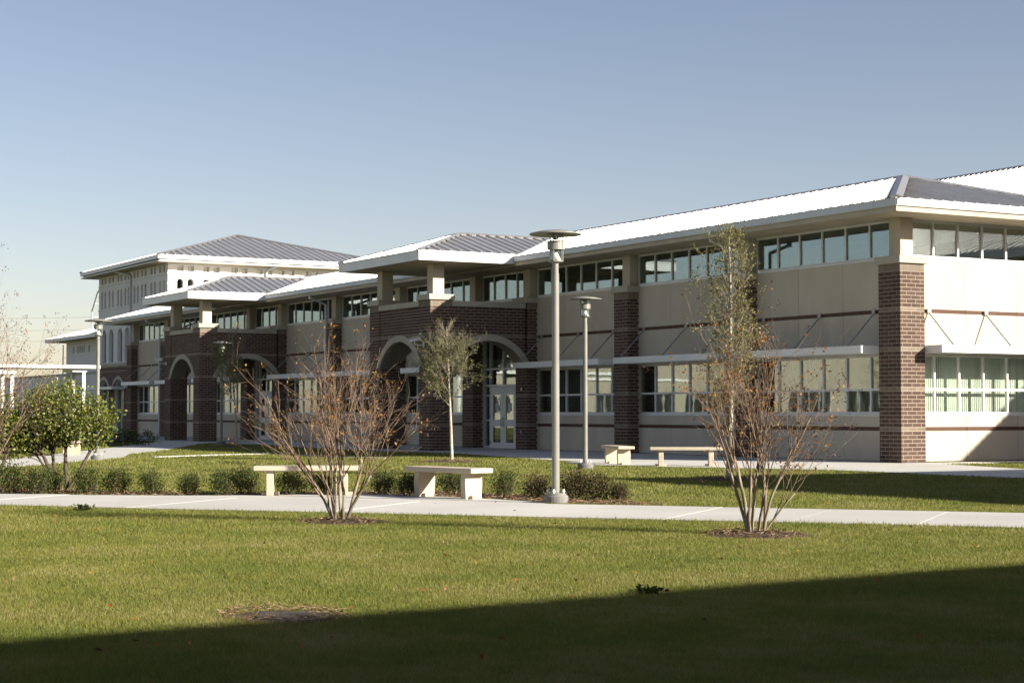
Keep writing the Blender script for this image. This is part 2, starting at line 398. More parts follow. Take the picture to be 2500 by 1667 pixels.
class Masonry:
    """brick skins on axis-aligned faces. axis 'x': strip runs along +X on plane y=pl (outward sign so)."""
    def __init__(s, parent, root, budget=0, key=None):
        s.parent = parent; s.root = root; s.items = []; s.budget = budget; s.key = key
    def strip(s, axis, a0, length, plane, outward, c0, c1, phase=0.0, blocked=None):
        for (u0, u1, z0, z1, tan) in brick_list(length, c0, c1, phase, blocked):
            s.items.append((axis, a0 + u0, a0 + u1, z0, z1, plane, outward, tan))
    def finish(s):
        PR = 0.003; DP = 0.03
        if s.key: s.items.sort(key=s.key)
        off = WLOC[s.root]
        for it in s.items[:s.budget]:
            ax, a, b, z0, z1, pl, ow, tan = it
            me = brick_mesh(b - a, DP, 'tan_brick' if tan else 'brick', ax)
            o = bpy.data.objects.new('brick', me); link(o, s.parent)
            p0 = pl + ow * PR if ow < 0 else pl + PR - DP
            o.location = ((a, p0, z0) if ax == 'x' else (p0, a, z0))
            o.location = Vector(o.location) - off
        rest = {True: MB(), False: MB()}
        for it in s.items[s.budget:]:
            ax, a, b, z0, z1, pl, ow, tan = it
            p0 = pl + ow * PR if ow < 0 else pl + PR - DP
            if ax == 'x': rest[tan].box(a, b, p0, p0 + DP, z0, z1)
            else: rest[tan].box(p0, p0 + DP, a, b, z0, z1)
        for t in (True, False):
            if rest[t].v:
                structure(rest[t].build('tan_brickwork' if t else 'brickwork', 'tan_brick' if t else 'brick', s.parent, root=s.root), 'stuff')
def px_size(p):
    d = (Vector(p) - CAM).length; return 1.0 / d

# ================================================================== GROUND
lawn = MB(); lawn.add([(-700, -700, 0), (700, -700, 0), (700, 700, 0), (-700, 700, 0)], [(0, 1, 2, 3)])
structure(lawn.build('lawn', 'lawn'))
def slab_poly(name, pts, mat, z, th=0.06, parent=None):
    mb = MB(); mb.prism([(x, y, z) for x, y in pts], (0, 0, -th)); return mb.build(name, mat, parent)
# building apron and paths
apron = [(0.9, 7.5), (0.9, 0.4), (4.9, -0.85), (9.6, 1.5), (14, 3.5), (14, -1.5), (9.0, -4.95), (6.42, -5.1), (5.48, -4.95), (3.6, -5.05), (2.05, -5.75),
         (0.3, -6.55), (-1.1, -7.2), (-2.9, -7.75), (-4.6, -7.2), (-5.2, -6.3), (-7.0, -6.13), (-8.2, -6.0), (-14.5, -4.7), (-17.8, -4.6), (-19.4, -5.1),
         (-28, -4.9), (-33.0, -3.95), (-36.0, -4.3), (-41.4, -4.4), (-46.6, -5.2), (-50.0, -6.0), (-66, -8), (-66, 0.6), (0.0, 0.6), (0.0, 7.5)]
structure(slab_poly('pavement', apron, 'concrete', 0.016))
PATH = [(-6.0, -21.9), (-9.5, -19.3), (-15.5, -15.3), (-20.0, -13.7), (-24.8, -10.9), (-29.9, -8.5), (-36.0, -5.65), (-38.5, -4.3), (-43.6, -4.3), (-41.3, -5.75), (-28.4, -12.0), (-23.0, -14.6), (-15.6, -18.3), (-12.0, -21.2), (-9.5, -24.0)]
structure(slab_poly('path', PATH, 'concrete', 0.012))
structure(slab_poly('edging_strip', [(-10.5, -9.3), (-17.6, -10.0), (-17.1, -11.8), (-16.2, -13.4), (-15.3, -14.6), (-15.05, -14.5), (-15.95, -13.3), (-16.85, -11.7), (-17.3, -10.15), (-10.5, -9.45)], 'concrete', 0.03))
# foreground walk: one slab per joint
wdir = Vector((10.4, 8.6)).normalized(); wn = Vector((-wdir.y, wdir.x))
W0 = Vector((9.62, -24.83))
walk = bpy.data.objects.new('walkway', None); link(walk); WLOC[walk] = Vector((0, 0, 0)); structure(walk)
rw = random.Random(3)
for k in range(-12, 24):
    s0 = k * 1.47 + 0.55 + 0.0045; s1 = (k + 1) * 1.47 + 0.55 - 0.0045
    wd = 2.95
    q = [W0 + wdir * s0, W0 + wdir * s1, W0 + wdir * s1 + wn * wd, W0 + wdir * s0 + wn * wd]
    mb = MB(); zz = 0.024 + rw.uniform(-0.003, 0.003); mb.prism([(p.x, p.y, zz) for p in q], (0, 0, -0.08)); mb.build('walk_slab', 'concrete', walk)
jm = MB(); q = [W0 + wdir * -17 + wn * 0.02, W0 + wdir * 36 + wn * 0.02, W0 + wdir * 36 + wn * 2.93, W0 + wdir * -17 + wn * 2.93]
jm.prism([(p.x, p.y, 0.012) for p in q], (0, 0, -0.06)); jm.build('joint_bed', 'footing', walk)
# bench apron bulging from the walk
ap = [(7.35, -22.75), (8.05, -21.9), (8.55, -20.75), (8.72, -19.75), (9.25, -19.05), (9.95, -18.62), (10.9, -18.28), (11.75, -18.1), (12.5, -18.0), (12.9, -18.12), (13.2, -18.2)]
q = [W0 + wdir * 4.9 + wn * 2.957, W0 + wdir * -0.5 + wn * 2.957]
pts = [(q[1].x, q[1].y)] + ap + [(q[0].x, q[0].y)]
structure(slab_poly('bench_apron', pts, 'concrete', 0.022, 0.08))
# mulch rings and beds
def blob(name, cx, cy, rx, ry, rot, mat, h, seed, label=None, n=28, k=5):
    rg = random.Random(seed); mb = MB(); vs = [(cx, cy, h)]; fs = []
    for j in range(1, k + 1):
        for i in range(n):
            a = 2 * math.pi * i / n; f = j / k
            rr = f * (1 + (0.16 * math.sin(3 * a + seed) + 0.08 * math.sin(7 * a + 2 * seed) + rg.uniform(-.05, .05)) * (f > 0.75))
            x = rx * rr * math.cos(a); y = ry * rr * math.sin(a)
            vs.append((cx + x * math.cos(rot) - y * math.sin(rot), cy + x * math.sin(rot) + y * math.cos(rot), max(0.004, h * (1 - f ** 2) + rg.uniform(-.012, .012) * (f < 1)) if j < k else -0.01))
    for i in range(n): fs.append((0, 1 + i, 1 + (i + 1) % n))
    for j in range(k - 1):
        for i in range(n):
            a = 1 + j * n + i; b = 1 + j * n + (i + 1) % n; fs.append((a, a + n, b + n, b))
    mb.add(vs, fs); return structure(mb.build(name, mat, smooth=True))
MULCH = [(15.3, -22.28, 0.62, 0.5), (19.36, -19.42, 0.62, 0.5), (6.84, -10.5, 0.9, 0.75), (-7.0, -9.2, 1.0, 0.8), (-29.1, -6.7, 0.9, 0.7), (23.84, -26.5, 0.42, 0.32)]
for i, (x, y, rx, ry) in enumerate(MULCH):
    blob('mulch_ring' if i < 5 else 'bare_patch', x, y, rx, ry, R(60), 'mulch' if i < 5 else 'bare', 0.05 if i < 5 else 0.03, i + 1)
bed = [(4.6, -25.3), (5.9, -23.85), (7.3, -22.6), (8.0, -21.85), (8.5, -20.7), (8.67, -19.72), (9.2, -19.0), (9.9, -18.55), (10.9, -18.2), (11.8, -18.02), (13.0, -17.9), (13.9, -17.3), (14.1, -16.9),
       (13.6, -16.75), (12.4, -16.85), (11.0, -17.05), (9.7, -17.25), (8.6, -18.1), (8.0, -19.2), (7.7, -20.4), (7.1, -21.4), (5.8, -22.5), (4.9, -23.0), (3.2, -24.3)]
structure(slab_poly('planting_bed', bed, 'mulch', 0.014, 0.05))

# ================================================================== CLASSROOM BUILDING
PW = 0.813                     # pillar width
PIL = [0.0, -6.42, -12.514, -18.83, -22.79, -29.1, -35.32, -41.44, -45.4, -51.6, -57.4, -63.28]   # right edge of each pillar
HB = 5.08; SOF = 6.27; WY = 0.40; GY = 0.47
bld = thing('classroom_building', 'long two storey beige and brown brick building with white metal roof', 'building', (0, 0, 0))
def frame_front(Yp):
    return lambda u, z, d: Vector((u, Yp + d, z))
# wall panels
ROWS = [(0.03, 0.812, 'wall_panel', 'stucco', 0.0), (0.816, 0.912, 'wall_band', 'band', 0.012), (0.916, 1.215, 'wall_panel', 'stucco', 0.0),
        (2.80, 3.860, 'wall_panel', 'stucco', 0.0), (3.864, 3.958, 'wall_band', 'band', 0.012), (3.962, 5.262, 'wall_panel', 'stucco', 0.0)]
def window(parent, root, axis, a, b, z0, z1, pl, nx, zt=None, gl='glass', sill=True, mull=0.055):
    """aluminium window: frame, mullions, transom, one pane object per light. axis 'x' faces -Y, axis 'y' faces +X"""
    fb = MB(); sg = 1 if axis == 'x' else -1
    def bx(u0, u1, y0, y1, q0, q1, m=fb):
        if axis == 'x': m.box(u0, u1, pl + y0, pl + y1, q0, q1)
        else: m.box(pl - y1, pl - y0, u0, u1, q0, q1)
    bx(a, b, -0.012, 0.07, z0, z0 + 0.07); bx(a, b, -0.01, 0.07, z1 - 0.06, z1)
    if sill: bx(a - 0.02, b + 0.02, -0.075, 0.05, z0 - 0.035, z0 + 0.0)
    st = (b - a) / nx
    for i in range(nx + 1):
        u = a + i * st; u0, u1 = u - mull / 2, u + mull / 2
        if i == 0: u0 = a
        if i == nx: u1 = b
        bx(u0, u1, -0.008, 0.062, z0 + 0.07, z1 - 0.06)
    zr = [(z0 + 0.07, z1 - 0.06)]
    if zt:
        for i in range(nx): bx(a + i * st + mull / 2, a + (i + 1) * st - mull / 2, -0.006, 0.06, zt - 0.03, zt + 0.03)
        zr = [(z0 + 0.07, zt - 0.03), (zt + 0.03, z1 - 0.06)]
    wn_ = fb.build('window', 'frame', parent, root=root)
    for i in range(nx):
        for q0, q1 in zr:
            pm = MB(); bx(a + i * st + mull * 0.45, a + (i + 1) * st - mull * 0.45, 0.028, 0.036, q0 - 0.005, q1 + 0.005, pm)
            pm.build('pane', gl, wn_, root=root)
    return wn_
bays = []
for i in range(len(PIL) - 1):
    b_, a_ = PIL[i] - PW, PIL[i + 1]      # X from a_ to b_
    bays.append((a_, b_, i))
for a, b, i in bays:
    entrance = i in (3, 7)
    n = 3
    st = (b - a) / n
    for z0, z1, nm, mt, rec in ROWS:
        if entrance and z1 < 3.97: continue
        for k in range(n):
            u0 = a + k * st + (0.005 if k else 0); u1 = a + (k + 1) * st - (0.005 if k < n - 1 else 0)
            mb = MB(); mb.box(u0, u1, WY + rec, WY + 0.13, z0, z1); mb.build(nm, mt, bld)
    if not entrance:
        window(bld, bld, 'x', a - 0.10, b + 0.10, 1.235, 2.795, GY, 6, 1.885)
    window(bld, bld, 'x', a - 0.10, b + 0.10, 5.285, SOF, GY, 6 if not entrance else 4, None, 'clere_glass')
# core walls behind the panels (joints show it), interior, floor slabs
mb = MB()
xl, xr = -64.0, -0.41
for z0, z1 in ((0.0, 1.2), (2.83, 5.25)):
    for a, b, i in bays:
        if i in (3, 7): continue
        mb.box(a - PW / 2, b + PW / 2, WY + 0.132, WY + 0.22, z0, z1)
for a, b, i in bays:
    if i in (3, 7): mb.box(a - PW / 2, b + PW / 2, WY + 0.132, WY + 0.22, 3.97, 5.25)
for yy0, yy1 in ((WY, 6.3),):
    for z0, z1 in ((0.0, 1.2), (2.83, 5.25)):
        mb.box(-0.52, -0.545, 0.7, 7.0, z0, z1)
mb.build('wall_core', 'stone', bld)
mb = MB(); mb.box(-63.9, -0.9, 5.6, 5.75, 0.0, 6.2); mb.box(-63.95, -63.8, 0.6, 6.2, 0, 6.2); mb.box(-63.9, -0.6, 6.2, 6.35, 0, 6.2)
for a, b, i in bays: mb.box(a - PW / 2 - .06, a - PW / 2 + .06, 1.2, 5.6, 0.05, 6.2)
mb.build('interior_wall', 'interior', bld)
mb = MB(); mb.box(-63.9, -0.6, 0.66, 6.3, 2.86, 3.2); mb.box(-63.9, -0.6, 0.66, 6.3, 0.0, 0.05)
mb.build('floor_slab', 'ceiling', bld)
# right end wall of the building (faces +X), runs along Y
RY = [(PW, 6.49)]
yj = [PW, 2.62, 4.44, 6.26, 7.0]
for z0, z1, nm, mt, rec in ROWS:
    for k in range(len(yj) - 1):
        mb = MB(); mb.box(-WY - rec, -WY - 0.118, yj[k] + (0.006 if k else 0), yj[k + 1] - 0.006, z0, z1); mb.build(nm, mt, bld)
window(bld, bld, 'y', PW - 0.10, PW + 0.93 * 6.5 - 0.12, 1.235, 2.795, -GY, 7, 1.885, 'end_glass')
window(bld, bld, 'y', PW - 0.10, PW + 0.93 * 6.5 - 0.12, 5.285, SOF, -GY, 7, None, 'end_glass')
# vertical blinds behind the end-wall window and part-drawn curtains behind the front ones
rg = random.Random(11)
y = PW - 0.02
bl = bpy.data.objects.new('window_blind', None); link(bl, bld); WLOC[bl] = Vector((0, 0, 0))
while y < 6.6:
    mb = MB(); t = rg.uniform(-0.12, 0.12)
    dx = -0.042 * math.sin(0.22 + t); dy = 0.042 * math.cos(0.22 + t)
    mb.prism([(-0.80 - dx, y - dy, 1.27), (-0.80 + dx, y + dy, 1.27), (-0.80 + dx + .003, y + dy, 1.27), (-0.80 - dx + .003, y - dy, 1.27)], (0, 0, 1.5)); mb.build('blind_slat', 'blind', bl, root=bld); y += 0.07
for a, b, i in bays:
    if i in (3, 7): continue
    st = (b - a) / 6
    for k in range(6):
        if rg.random() < (0.62 if i else 0.5):
            mb = MB(); u = a + k * st; e = a + (k + 1) * st; j = 0; vs = []; 
            cols = 14
            for c in range(cols + 1):
                uu = u + (e - u) * c / cols; yy = 0.78 + 0.035 * math.sin(c * 1.9)
                vs += [(uu, yy, 1.2), (uu, yy, 2.84)]
            mb.add(vs, [(2 * c, 2 * c + 2, 2 * c + 3, 2 * c + 1) for c in range(cols)]); mb.build('curtain', 'curtain', bld)
# pillars with brick skins, caps and upper columns
def pillar(parent, root, x1, y0, budget=0, faces=('f', 'r'), soldier=True, nm='pillar', ydepth=PW, key=None, fl=None):
    x0 = x1 - PW
    mb = MB(); mb.box(x0, x1, y0, y0 + ydepth, 0, HB); p = mb.build(nm, 'mortar', parent, root=root)
    ms = Masonry(p, root, budget, key)
    if 'f' in faces: ms.strip('x', x0, PW + 0.008, y0, -1, 0, 48, 0.06)
    if 'r' in faces: ms.strip('y', y0 + 0.004, (fl or ydepth) - 0.004, x1, 1, 0, 48, 0.21)
    if 'l' in faces: ms.strip('y', y0 + 0.004, (fl or ydepth) - 0.004, x0, -1, 0, 48, 0.21)
    ms.finish()
    sb = MB(); t = 0.004                      # two-course soldier band
    n = 8
    for k in range(n):
        u0 = x0 + k * PW / n + 0.004; u1 = x0 + (k + 1) * PW / n - 0.004
        if 'f' in faces: sb.box(u0, u1, y0 - t, y0 + 0.02, 48 * CH + 0.005, HB - 0.003)
        v0 = y0 + k * ydepth / n + 0.004; v1 = y0 + (k + 1) * ydepth / n - 0.004
        if 'r' in faces: sb.box(x1 - 0.02, x1 + t, v0, v1, 48 * CH + 0.005, HB - 0.003)
        if 'l' in faces: sb.box(x0 - t, x0 + 0.02, v0, v1, 48 * CH + 0.005, HB - 0.003)
    sb.build('soldier_course', 'tan_brick', p, root=root)
    cb = MB(); cb.box(x0 - 0.08, x1 + 0.08, y0 - 0.08, y0 + ydepth + 0.08, HB, HB + 0.19); bevel(cb.build('pillar_cap', 'stone', p, root=root), 0.01, 2)
    return p
def up_column(parent, root, cx, cy, z1=SOF, wdt=0.43):
    mb = MB(); mb.box(cx - wdt / 2, cx + wdt / 2, cy - wdt / 2, cy + wdt / 2, HB + 0.19, z1); return bevel(mb.build('upper_column', 'column_stucco', parent, root=root), 0.008, 1)
for i, x in enumerate(PIL):
    pillar(bld, bld, x, 0.0, 300 if i == 0 else 0, ('f', 'r', 'l') if i not in (0,) else ('f', 'r', 'l'), key=(lambda it: (it[5] == -0.813, it[0] == 'z')) if i == 0 else None,
           ydepth=PW if i == 0 else 0.53, fl=PW if i == 0 else 0.40)
    up_column(bld, bld, x - PW / 2, PW / 2)
mb = MB()
for i, x in enumerate(PIL):     # stucco jamb behind each upper column
    mb.box(x - PW - 0.10, x + 0.10, 0.62, 0.74, HB, SOF) if i else mb.box(x - PW - 0.10, x - 0.62, 0.55, 0.70, HB, SOF)
mb.box(-0.70, -0.55, 0.62, PW + 0.10, HB, SOF)
mb.build('jamb', 'column_stucco', bld)
# eaves: soffit, frieze, gutter sections, roof
EX, EY = 1.05, -1.05; EZ = 6.57; XL = -65.2; BY = 7.75; RYc = 3.35; RZ = 7.89; AXR = 1.05 - 4.6; AXL = XL + 4.5
mb = MB(); mb.box(XL + 0.1, EX - 0.1, EY + 0.1, 0.36, SOF, SOF + 0.03); mb.box(-0.36, EX - 0.1, 0.36, BY - 0.1, SOF, SOF + 0.03); mb.box(XL + 0.1, -0.36, 0.36, 7.6, SOF, SOF + 0.03)
mb.build('soffit', 'soffit', bld)
mb = MB()
for a_, b_ in ((-17.94, EX - 0.06), (-40.55, -24.42), (XL + 0.06, -47.02)): mb.box(a_, b_, EY + 0.06, EY + 0.11, 6.25, 6.372)
mb.box(EX - 0.11, EX - 0.06, EY + 0.11, BY - 0.06, 6.25, 6.372)
mb.build('frieze', 'soffit', bld)
gut = bpy.data.objects.new('gutter', None); link(gut, bld); WLOC[gut] = Vector((0, 0, 0))
PEX = [(-24.42, -17.94), (-47.02, -40.55)]      # the porticos' roofs cut the gutter
gr = [(EX, PEX[0][1]), (PEX[0][0], PEX[1][1]), (PEX[1][0], XL)]
gx = []
for a_, b_ in gr:
    n_ = max(1, round((a_ - b_) / 0.81)); gx += [(a_ + (b_ - a_) * q / n_, a_ + (b_ - a_) * (q + 1) / n_) for q in range(n_)]
for k, (x, x2) in enumerate(gx):
    mb = MB(); P_ = [(EY + 0.05, 6.375), (EY + 0.012, 6.375), (EY - 0.0, 6.40), (EY, 6.54), (EY - 0.015, 6.55), (EY - 0.015, 6.572), (EY + 0.05, 6.572)]
    mb.prism([(x - (0.004 if k else 0), yy, zz) for yy, zz in P_], (x2 - x + 0.004, 0, 0)); mb.build('gutter_section', 'gutter', gut, root=bld)
y = EY + 0.0
while y < BY:
    y2 = min(BY, y + 0.74)
    mb = MB(); mb.prism([(EX - 0.05, y + 0.004, 6.375), (EX, y + 0.004, 6.39), (EX, y + 0.004, 6.54), (EX + 0.015, y + 0.004, 6.55), (EX + 0.015, y + 0.004, 6.572), (EX - 0.05, y + 0.004, 6.572)], (0, y2 - y - 0.004, 0)); mb.build('gutter_section', 'gutter', gut, root=bld)
    y = y2
roof = bpy.data.objects.new('roof', None); link(roof, bld); WLOC[roof] = Vector((0, 0, 0))
roof_face(roof, [(XL, EY, EZ), (EX, EY, EZ), (AXR, RYc, RZ), (AXL, RYc, RZ)], 0.411, 0.034, 0.032, root=bld)
roof_face(roof, [(EX, EY, EZ), (EX, BY, EZ), (AXR, RYc, RZ)], 0.40, 0.040, 0.032, root=bld)
mb = MB(); mb.prism([(XL, BY, EZ), (EX, BY, EZ), (AXR, RYc, RZ), (AXL, RYc, RZ)], (0, 0, -0.03)); mb.prism([(XL, EY, EZ), (XL, BY, EZ), (AXL, RYc, RZ)], (0, 0, -0.03)); mb.build('roof_back', 'roof', roof, root=bld)
mb = MB(); ridge_bar(mb, (EX, EY, EZ + .01), (AXR, RYc, RZ), 0.34); ridge_bar(mb, (AXR, RYc, RZ), (AXL, RYc, RZ), 0.26, 0.045); ridge_bar(mb, (EX, BY, EZ), (AXR, RYc, RZ), 0.26); ridge_bar(mb, (XL, EY, EZ), (AXL, RYc, RZ), 0.26)
mb.build('ridge_cap', 'roof', roof, root=bld)
# sunshade canopies with louvres and hanger rods
def sunshade(axis, a, b, pl, d=0.99, nrods=3, rods=None):
    fb = MB(); z0, z1 = 2.81, 3.0
    def bx(u0, u1, y0, y1, q0, q1, m):
        if axis == 'x': m.box(u0, u1, pl - y0, pl - y1, q0, q1)
        else: m.box(pl + y0, pl + y1, u0, u1, q0, q1)
    bx(a, b, d - 0.02, d, z0, z1, fb); bx(a, a + 0.02, 0.02, d - 0.022, z0, z1, fb); bx(b - 0.02, b, 0.02, d - 0.022, z0, z1, fb); bx(a, b, 0.005, 0.019, z0, z1, fb)
    bx(a + 0.021, b - 0.021, d - 0.09, d - 0.021, z0 + 0.0, z0 + 0.012, fb); bx(a + .021, b - .021, d - .09, d - .021, z1 - .012, z1, fb)
    s_ = fb.build('sunshade', 'white_metal', bld)
    for k in range(8):
        q = 0.06 + k * (d - 0.2) / 8
        lm = MB()
        P_ = [(q, z0 + 0.03), (q + 0.10, z1 - 0.035), (q + 0.105, z1 - 0.045), (q + 0.005, z0 + 0.02)]
        if axis == 'x': lm.prism([(a + 0.025, pl - yy, zz) for yy, zz in P_], (b - a - 0.05, 0, 0))
        else: lm.prism([(pl + yy, a + 0.025, zz) for yy, zz in P_], (0, b - a - 0.05, 0))
        lm.build('louvre', 'white_metal', s_, root=bld)
    for u in rods:
        rm = MB()
        p0 = (u, pl - 0.01, 3.89) if axis == 'x' else (pl + 0.01, u, 3.89); p1 = (u, pl - d + 0.06, 3.0) if axis == 'x' else (pl + d - 0.06, u, 3.0)
        rm.tube(p0, p1, 0.02, n=8)
        if axis == 'x': rm.box(u - 0.06, u + 0.06, pl - 0.06, pl - 0.012, 3.86, 3.96)
        else: rm.box(pl + 0.012, pl + 0.06, u - 0.06, u + 0.06, 3.86, 3.96)
        rm.build('hanger_rod', 'grey_metal', s_, root=bld)
for a, b, i in bays:
    if i in (3, 7): continue
    L_ = b - a
    sunshade('x', a + 0.03, b - 0.01, WY, rods=[b - 0.60, b - L_ / 2, a + 0.35])
sunshade('y', PW + 0.035, 6.9, -WY, rods=[1.30, 3.30, 5.35])
# downspouts
DOWN = [(-6.82, -6.82), (-35.74, -35.74), (-57.82, -57.82)]
def downspout(xo, xw, zc=5.9):
    mb = MB(); mb.box(xo - 0.055, xo + 0.055, EY + 0.115, EY + 0.22, 6.12, 6.26)
    P_ = [Vector((xo, EY + 0.17, 6.17)), Vector((xw, -0.17, zc)), Vector((xw, -0.17, 0.25)), Vector((xw, -0.30, 0.05))]
    for p, q in zip(P_, P_[1:]): mb.tube(p, q, 0.052, n=6)
    for zz in (5.4, 3.6, 1.9): mb.box(xw - 0.075, xw + 0.075, -0.20, -0.008, zz, zz + 0.04)
    return mb.build('downspout', 'gutter', bld)
for xo_, xw_ in DOWN: downspout(xo_, xw_)

# ================================================================== ENTRANCE PORTICOS
def arc_pts(c, half, zs, rise, add=0.0, n=18):
    Rr = (half * half + rise * rise) / (2 * rise); zc = zs + rise - Rr; R2 = Rr + add
    a0 = math.acos((zs - zc) / R2)
    return [(c + R2 * math.sin(a0 - 2 * a0 * i / n), zc + R2 * math.cos(a0 - 2 * a0 * i / n)) for i in range(n + 1)], zc, R2
def portico(XR, label, budget):
    root = thing('entrance_portico', label, 'portico', (XR, -3.76, 0), 'brick entrance porticos')
    XLf = XR - 3.96; YF = -3.76; ZS, RI = 2.845, 0.893
    top_first = lambda it: -it[3]
    pillar(root, root, XR, YF, budget[0], ('f', 'r'), key=top_first)
    pillar(root, root, XLf, YF, 0, ('f', 'r', 'l'))
    def arched(axis, a, b, plane, outward, bud, nm):
        """spandrel wall over an arch between two piers, with ring and coping"""
        c = (a + b) / 2; half = (b - a) / 2; TH = 0.6
        inner, zc, Rin = arc_pts(c, half, ZS, RI); outer, _, Rout = arc_pts(c, half, ZS, RI, 0.22)
        loop = [(a, 4.87), ] + inner[::-1] + [(b, 4.87)]
        if axis == 'x': fr = lambda u, z, d: Vector((u, plane + 0.025 + d, z))
        else: fr = (lambda u, z, d: Vector((plane - 0.025 - d, u, z))) if outward > 0 else (lambda u, z, d: Vector((plane + 0.025 + d, u, z)))
        mb = MB(); holed_wall(mb, loop, [], fr, TH)
        wl = mb.build(nm, 'mortar', root)
        def blocked(z):
            dz = z - zc; rm = Rin + 0.12
            if z < ZS: return (-9, 99)
            if abs(dz) >= rm: return None
            hw = math.sqrt(rm * rm - dz * dz); return (c - hw - a, c + hw - a)
        ms = Masonry(wl, root, bud, top_first)
        pl = plane + 0.025 if axis == 'x' else plane - 0.025 * outward
        ms.strip(axis, a, b - a, pl, outward, 28, 48, 0.11, blocked); ms.finish()
        rm = MB(); ring = outer[::-1] + inner
        fr2 = (lambda u, z, d: fr(u, z, d - 0.05)); holed_wall(rm, ring, [], fr2, TH + 0.08); rm.build('arch_ring', 'stone', wl, root=root)
        cm = MB()
        if axis == 'x': cm.box(a - 0.002, b + 0.002, plane - 0.045, plane + 0.68, 4.872, 5.062)
        elif outward > 0: cm.box(plane - 0.68, plane + 0.045, a - .002, b + .002, 4.872, 5.062)
        else: cm.box(plane - 0.045, plane + 0.68, a - .002, b + .002, 4.872, 5.062)
        bevel(cm.build('coping', 'stone', wl, root=root), 0.008, 1)
    arched('x', XLf, XR - PW, YF, -1, budget[1], 'front_arch_wall')
    arched('y', YF + PW, -0.09, XR, 1, budget[2], 'side_arch_wall')
    arched('y', YF + PW, -0.09, XLf - PW, -1, 0, 'side_arch_wall')
    mb = MB(); mb.box(XLf - PW + 0.63, XR - 0.63, YF + 0.63, 0.39, 4.05, 4.12); mb.build('vault_ceiling', 'soffit', root)
    mb = MB(); mb.box(XLf - PW + 0.64, XR - 0.64, YF + 0.64, 0.38, 4.6, 4.7); mb.build('deck', 'stone', root)
    for cx in (XR - PW / 2, XLf - PW / 2): up_column(root, root, cx, YF + PW / 2, 6.31)
    # roof
    X0, X1, Y0 = XLf - PW - 0.80, XR + 0.87, YF - 0.87; Xc = (X0 + X1) / 2; hw = (X1 - X0) / 2; ZE, ZR = 6.64, 7.587
    mb = MB(); mb.box(X0 + 0.03, X1 - 0.03, Y0 + 0.03, -0.955, 6.315, 6.345); mb.build('soffit', 'soffit', root)
    fm = MB(); fm.box(X0, X1, Y0, Y0 + 0.03, 6.31, 6.60); fm.box(X0 - 0.02, X1 + 0.02, Y0 - 0.02, Y0 + 0.03, 6.60, 6.642)
    fm.box(X1 - 0.03, X1, Y0 + 0.03, -0.90, 6.31, 6.60); fm.box(X1 - 0.03, X1 + 0.02, Y0 + 0.03, -0.80, 6.60, 6.642)
    fm.box(X0, X0 + 0.03, Y0 + 0.03, -0.90, 6.31, 6.60); fm.box(X0 - 0.02, X0 + 0.03, Y0 + 0.03, -0.80, 6.60, 6.642)
    fm.build('fascia', 'white_metal', root)
    rf = bpy.data.objects.new('roof', None); link(rf, root); WLOC[rf] = WLOC[root]
    ye = -0.80; yr = 2.36; ax = Y0 + hw
    roof_face(rf, [(X0, Y0, ZE), (X1, Y0, ZE), (Xc, ax, ZR)], 0.405, 0.045, 0.035, root=root)
    roof_face(rf, [(X1, Y0, ZE), (X1, ye, ZE), (Xc, yr, ZR), (Xc, ax, ZR)], 0.405, 0.045, 0.035, root=root)
    roof_face(rf, [(X0, ye, ZE), (X0, Y0, ZE), (Xc, ax, ZR), (Xc, yr, ZR)], 0.405, 0.045, 0.035, root=root)
    rm = MB(); ridge_bar(rm, (X1, Y0, ZE), (Xc, ax, ZR), 0.22); ridge_bar(rm, (X0, Y0, ZE), (Xc, ax, ZR), 0.22); ridge_bar(rm, (Xc, ax, ZR), (Xc, yr, ZR), 0.22)
    rm.build('ridge_cap', 'roof', rf, root=root)
    vm = MB(); ridge_bar(vm, (X1 + 0.1, ye - 0.1, ZE + 0.005), (Xc, yr, ZR + 0.02), 0.40, 0.02); vm.build('valley_flashing', 'roof', rf, root=root)
    # glazed entrance screen with double doors
    gx0, gx1 = XLf + 0.02, XR - PW - 0.02; d0, d1 = XR - 3.45, XR - 1.50
    fm = MB(); fy0, fy1 = 0.42, 0.54
    for u in (gx0, d0 - 0.03, d1 - 0.03, gx1 - 0.06): fm.box(u, u + 0.06, fy0, fy1, 0.0, 3.93)
    dm = (d0 + d1) / 2; fm.box(dm - 0.03, dm + 0.03, fy0 + 0.003, fy1, 2.30, 3.93)
    for z0, z1 in ((2.22, 2.30), (2.83, 2.89), (3.87, 3.93)): fm.box(gx0 + 0.061, gx1 - 0.061, fy0 + 0.005, fy1 - 0.005, z0, z1)
    for a, b in ((gx0 + .061, d0 - .031), (d1 + .031, gx1 - .061)):
        for z0, z1 in ((0.0, 0.09), (0.98, 1.04), (1.88, 1.94)): fm.box(a, b, fy0 + 0.006, fy1 - 0.006, z0, z1)
    scr = fm.build('entrance_screen', 'frame', root)
    for a, b in ((gx0, d0), (d0, dm), (dm, d1), (d1, gx1)):
        for z0, z1 in ((2.3, 2.83), (2.89, 3.87)) + (((0.09, 2.22),) if (a == gx0 or b == gx1) else ()):
            pm = MB(); pm.box(a + 0.02, b - 0.02, 0.485, 0.493, z0 - .005, z1 + .005); pm.build('pane', 'glass', scr, root=root)
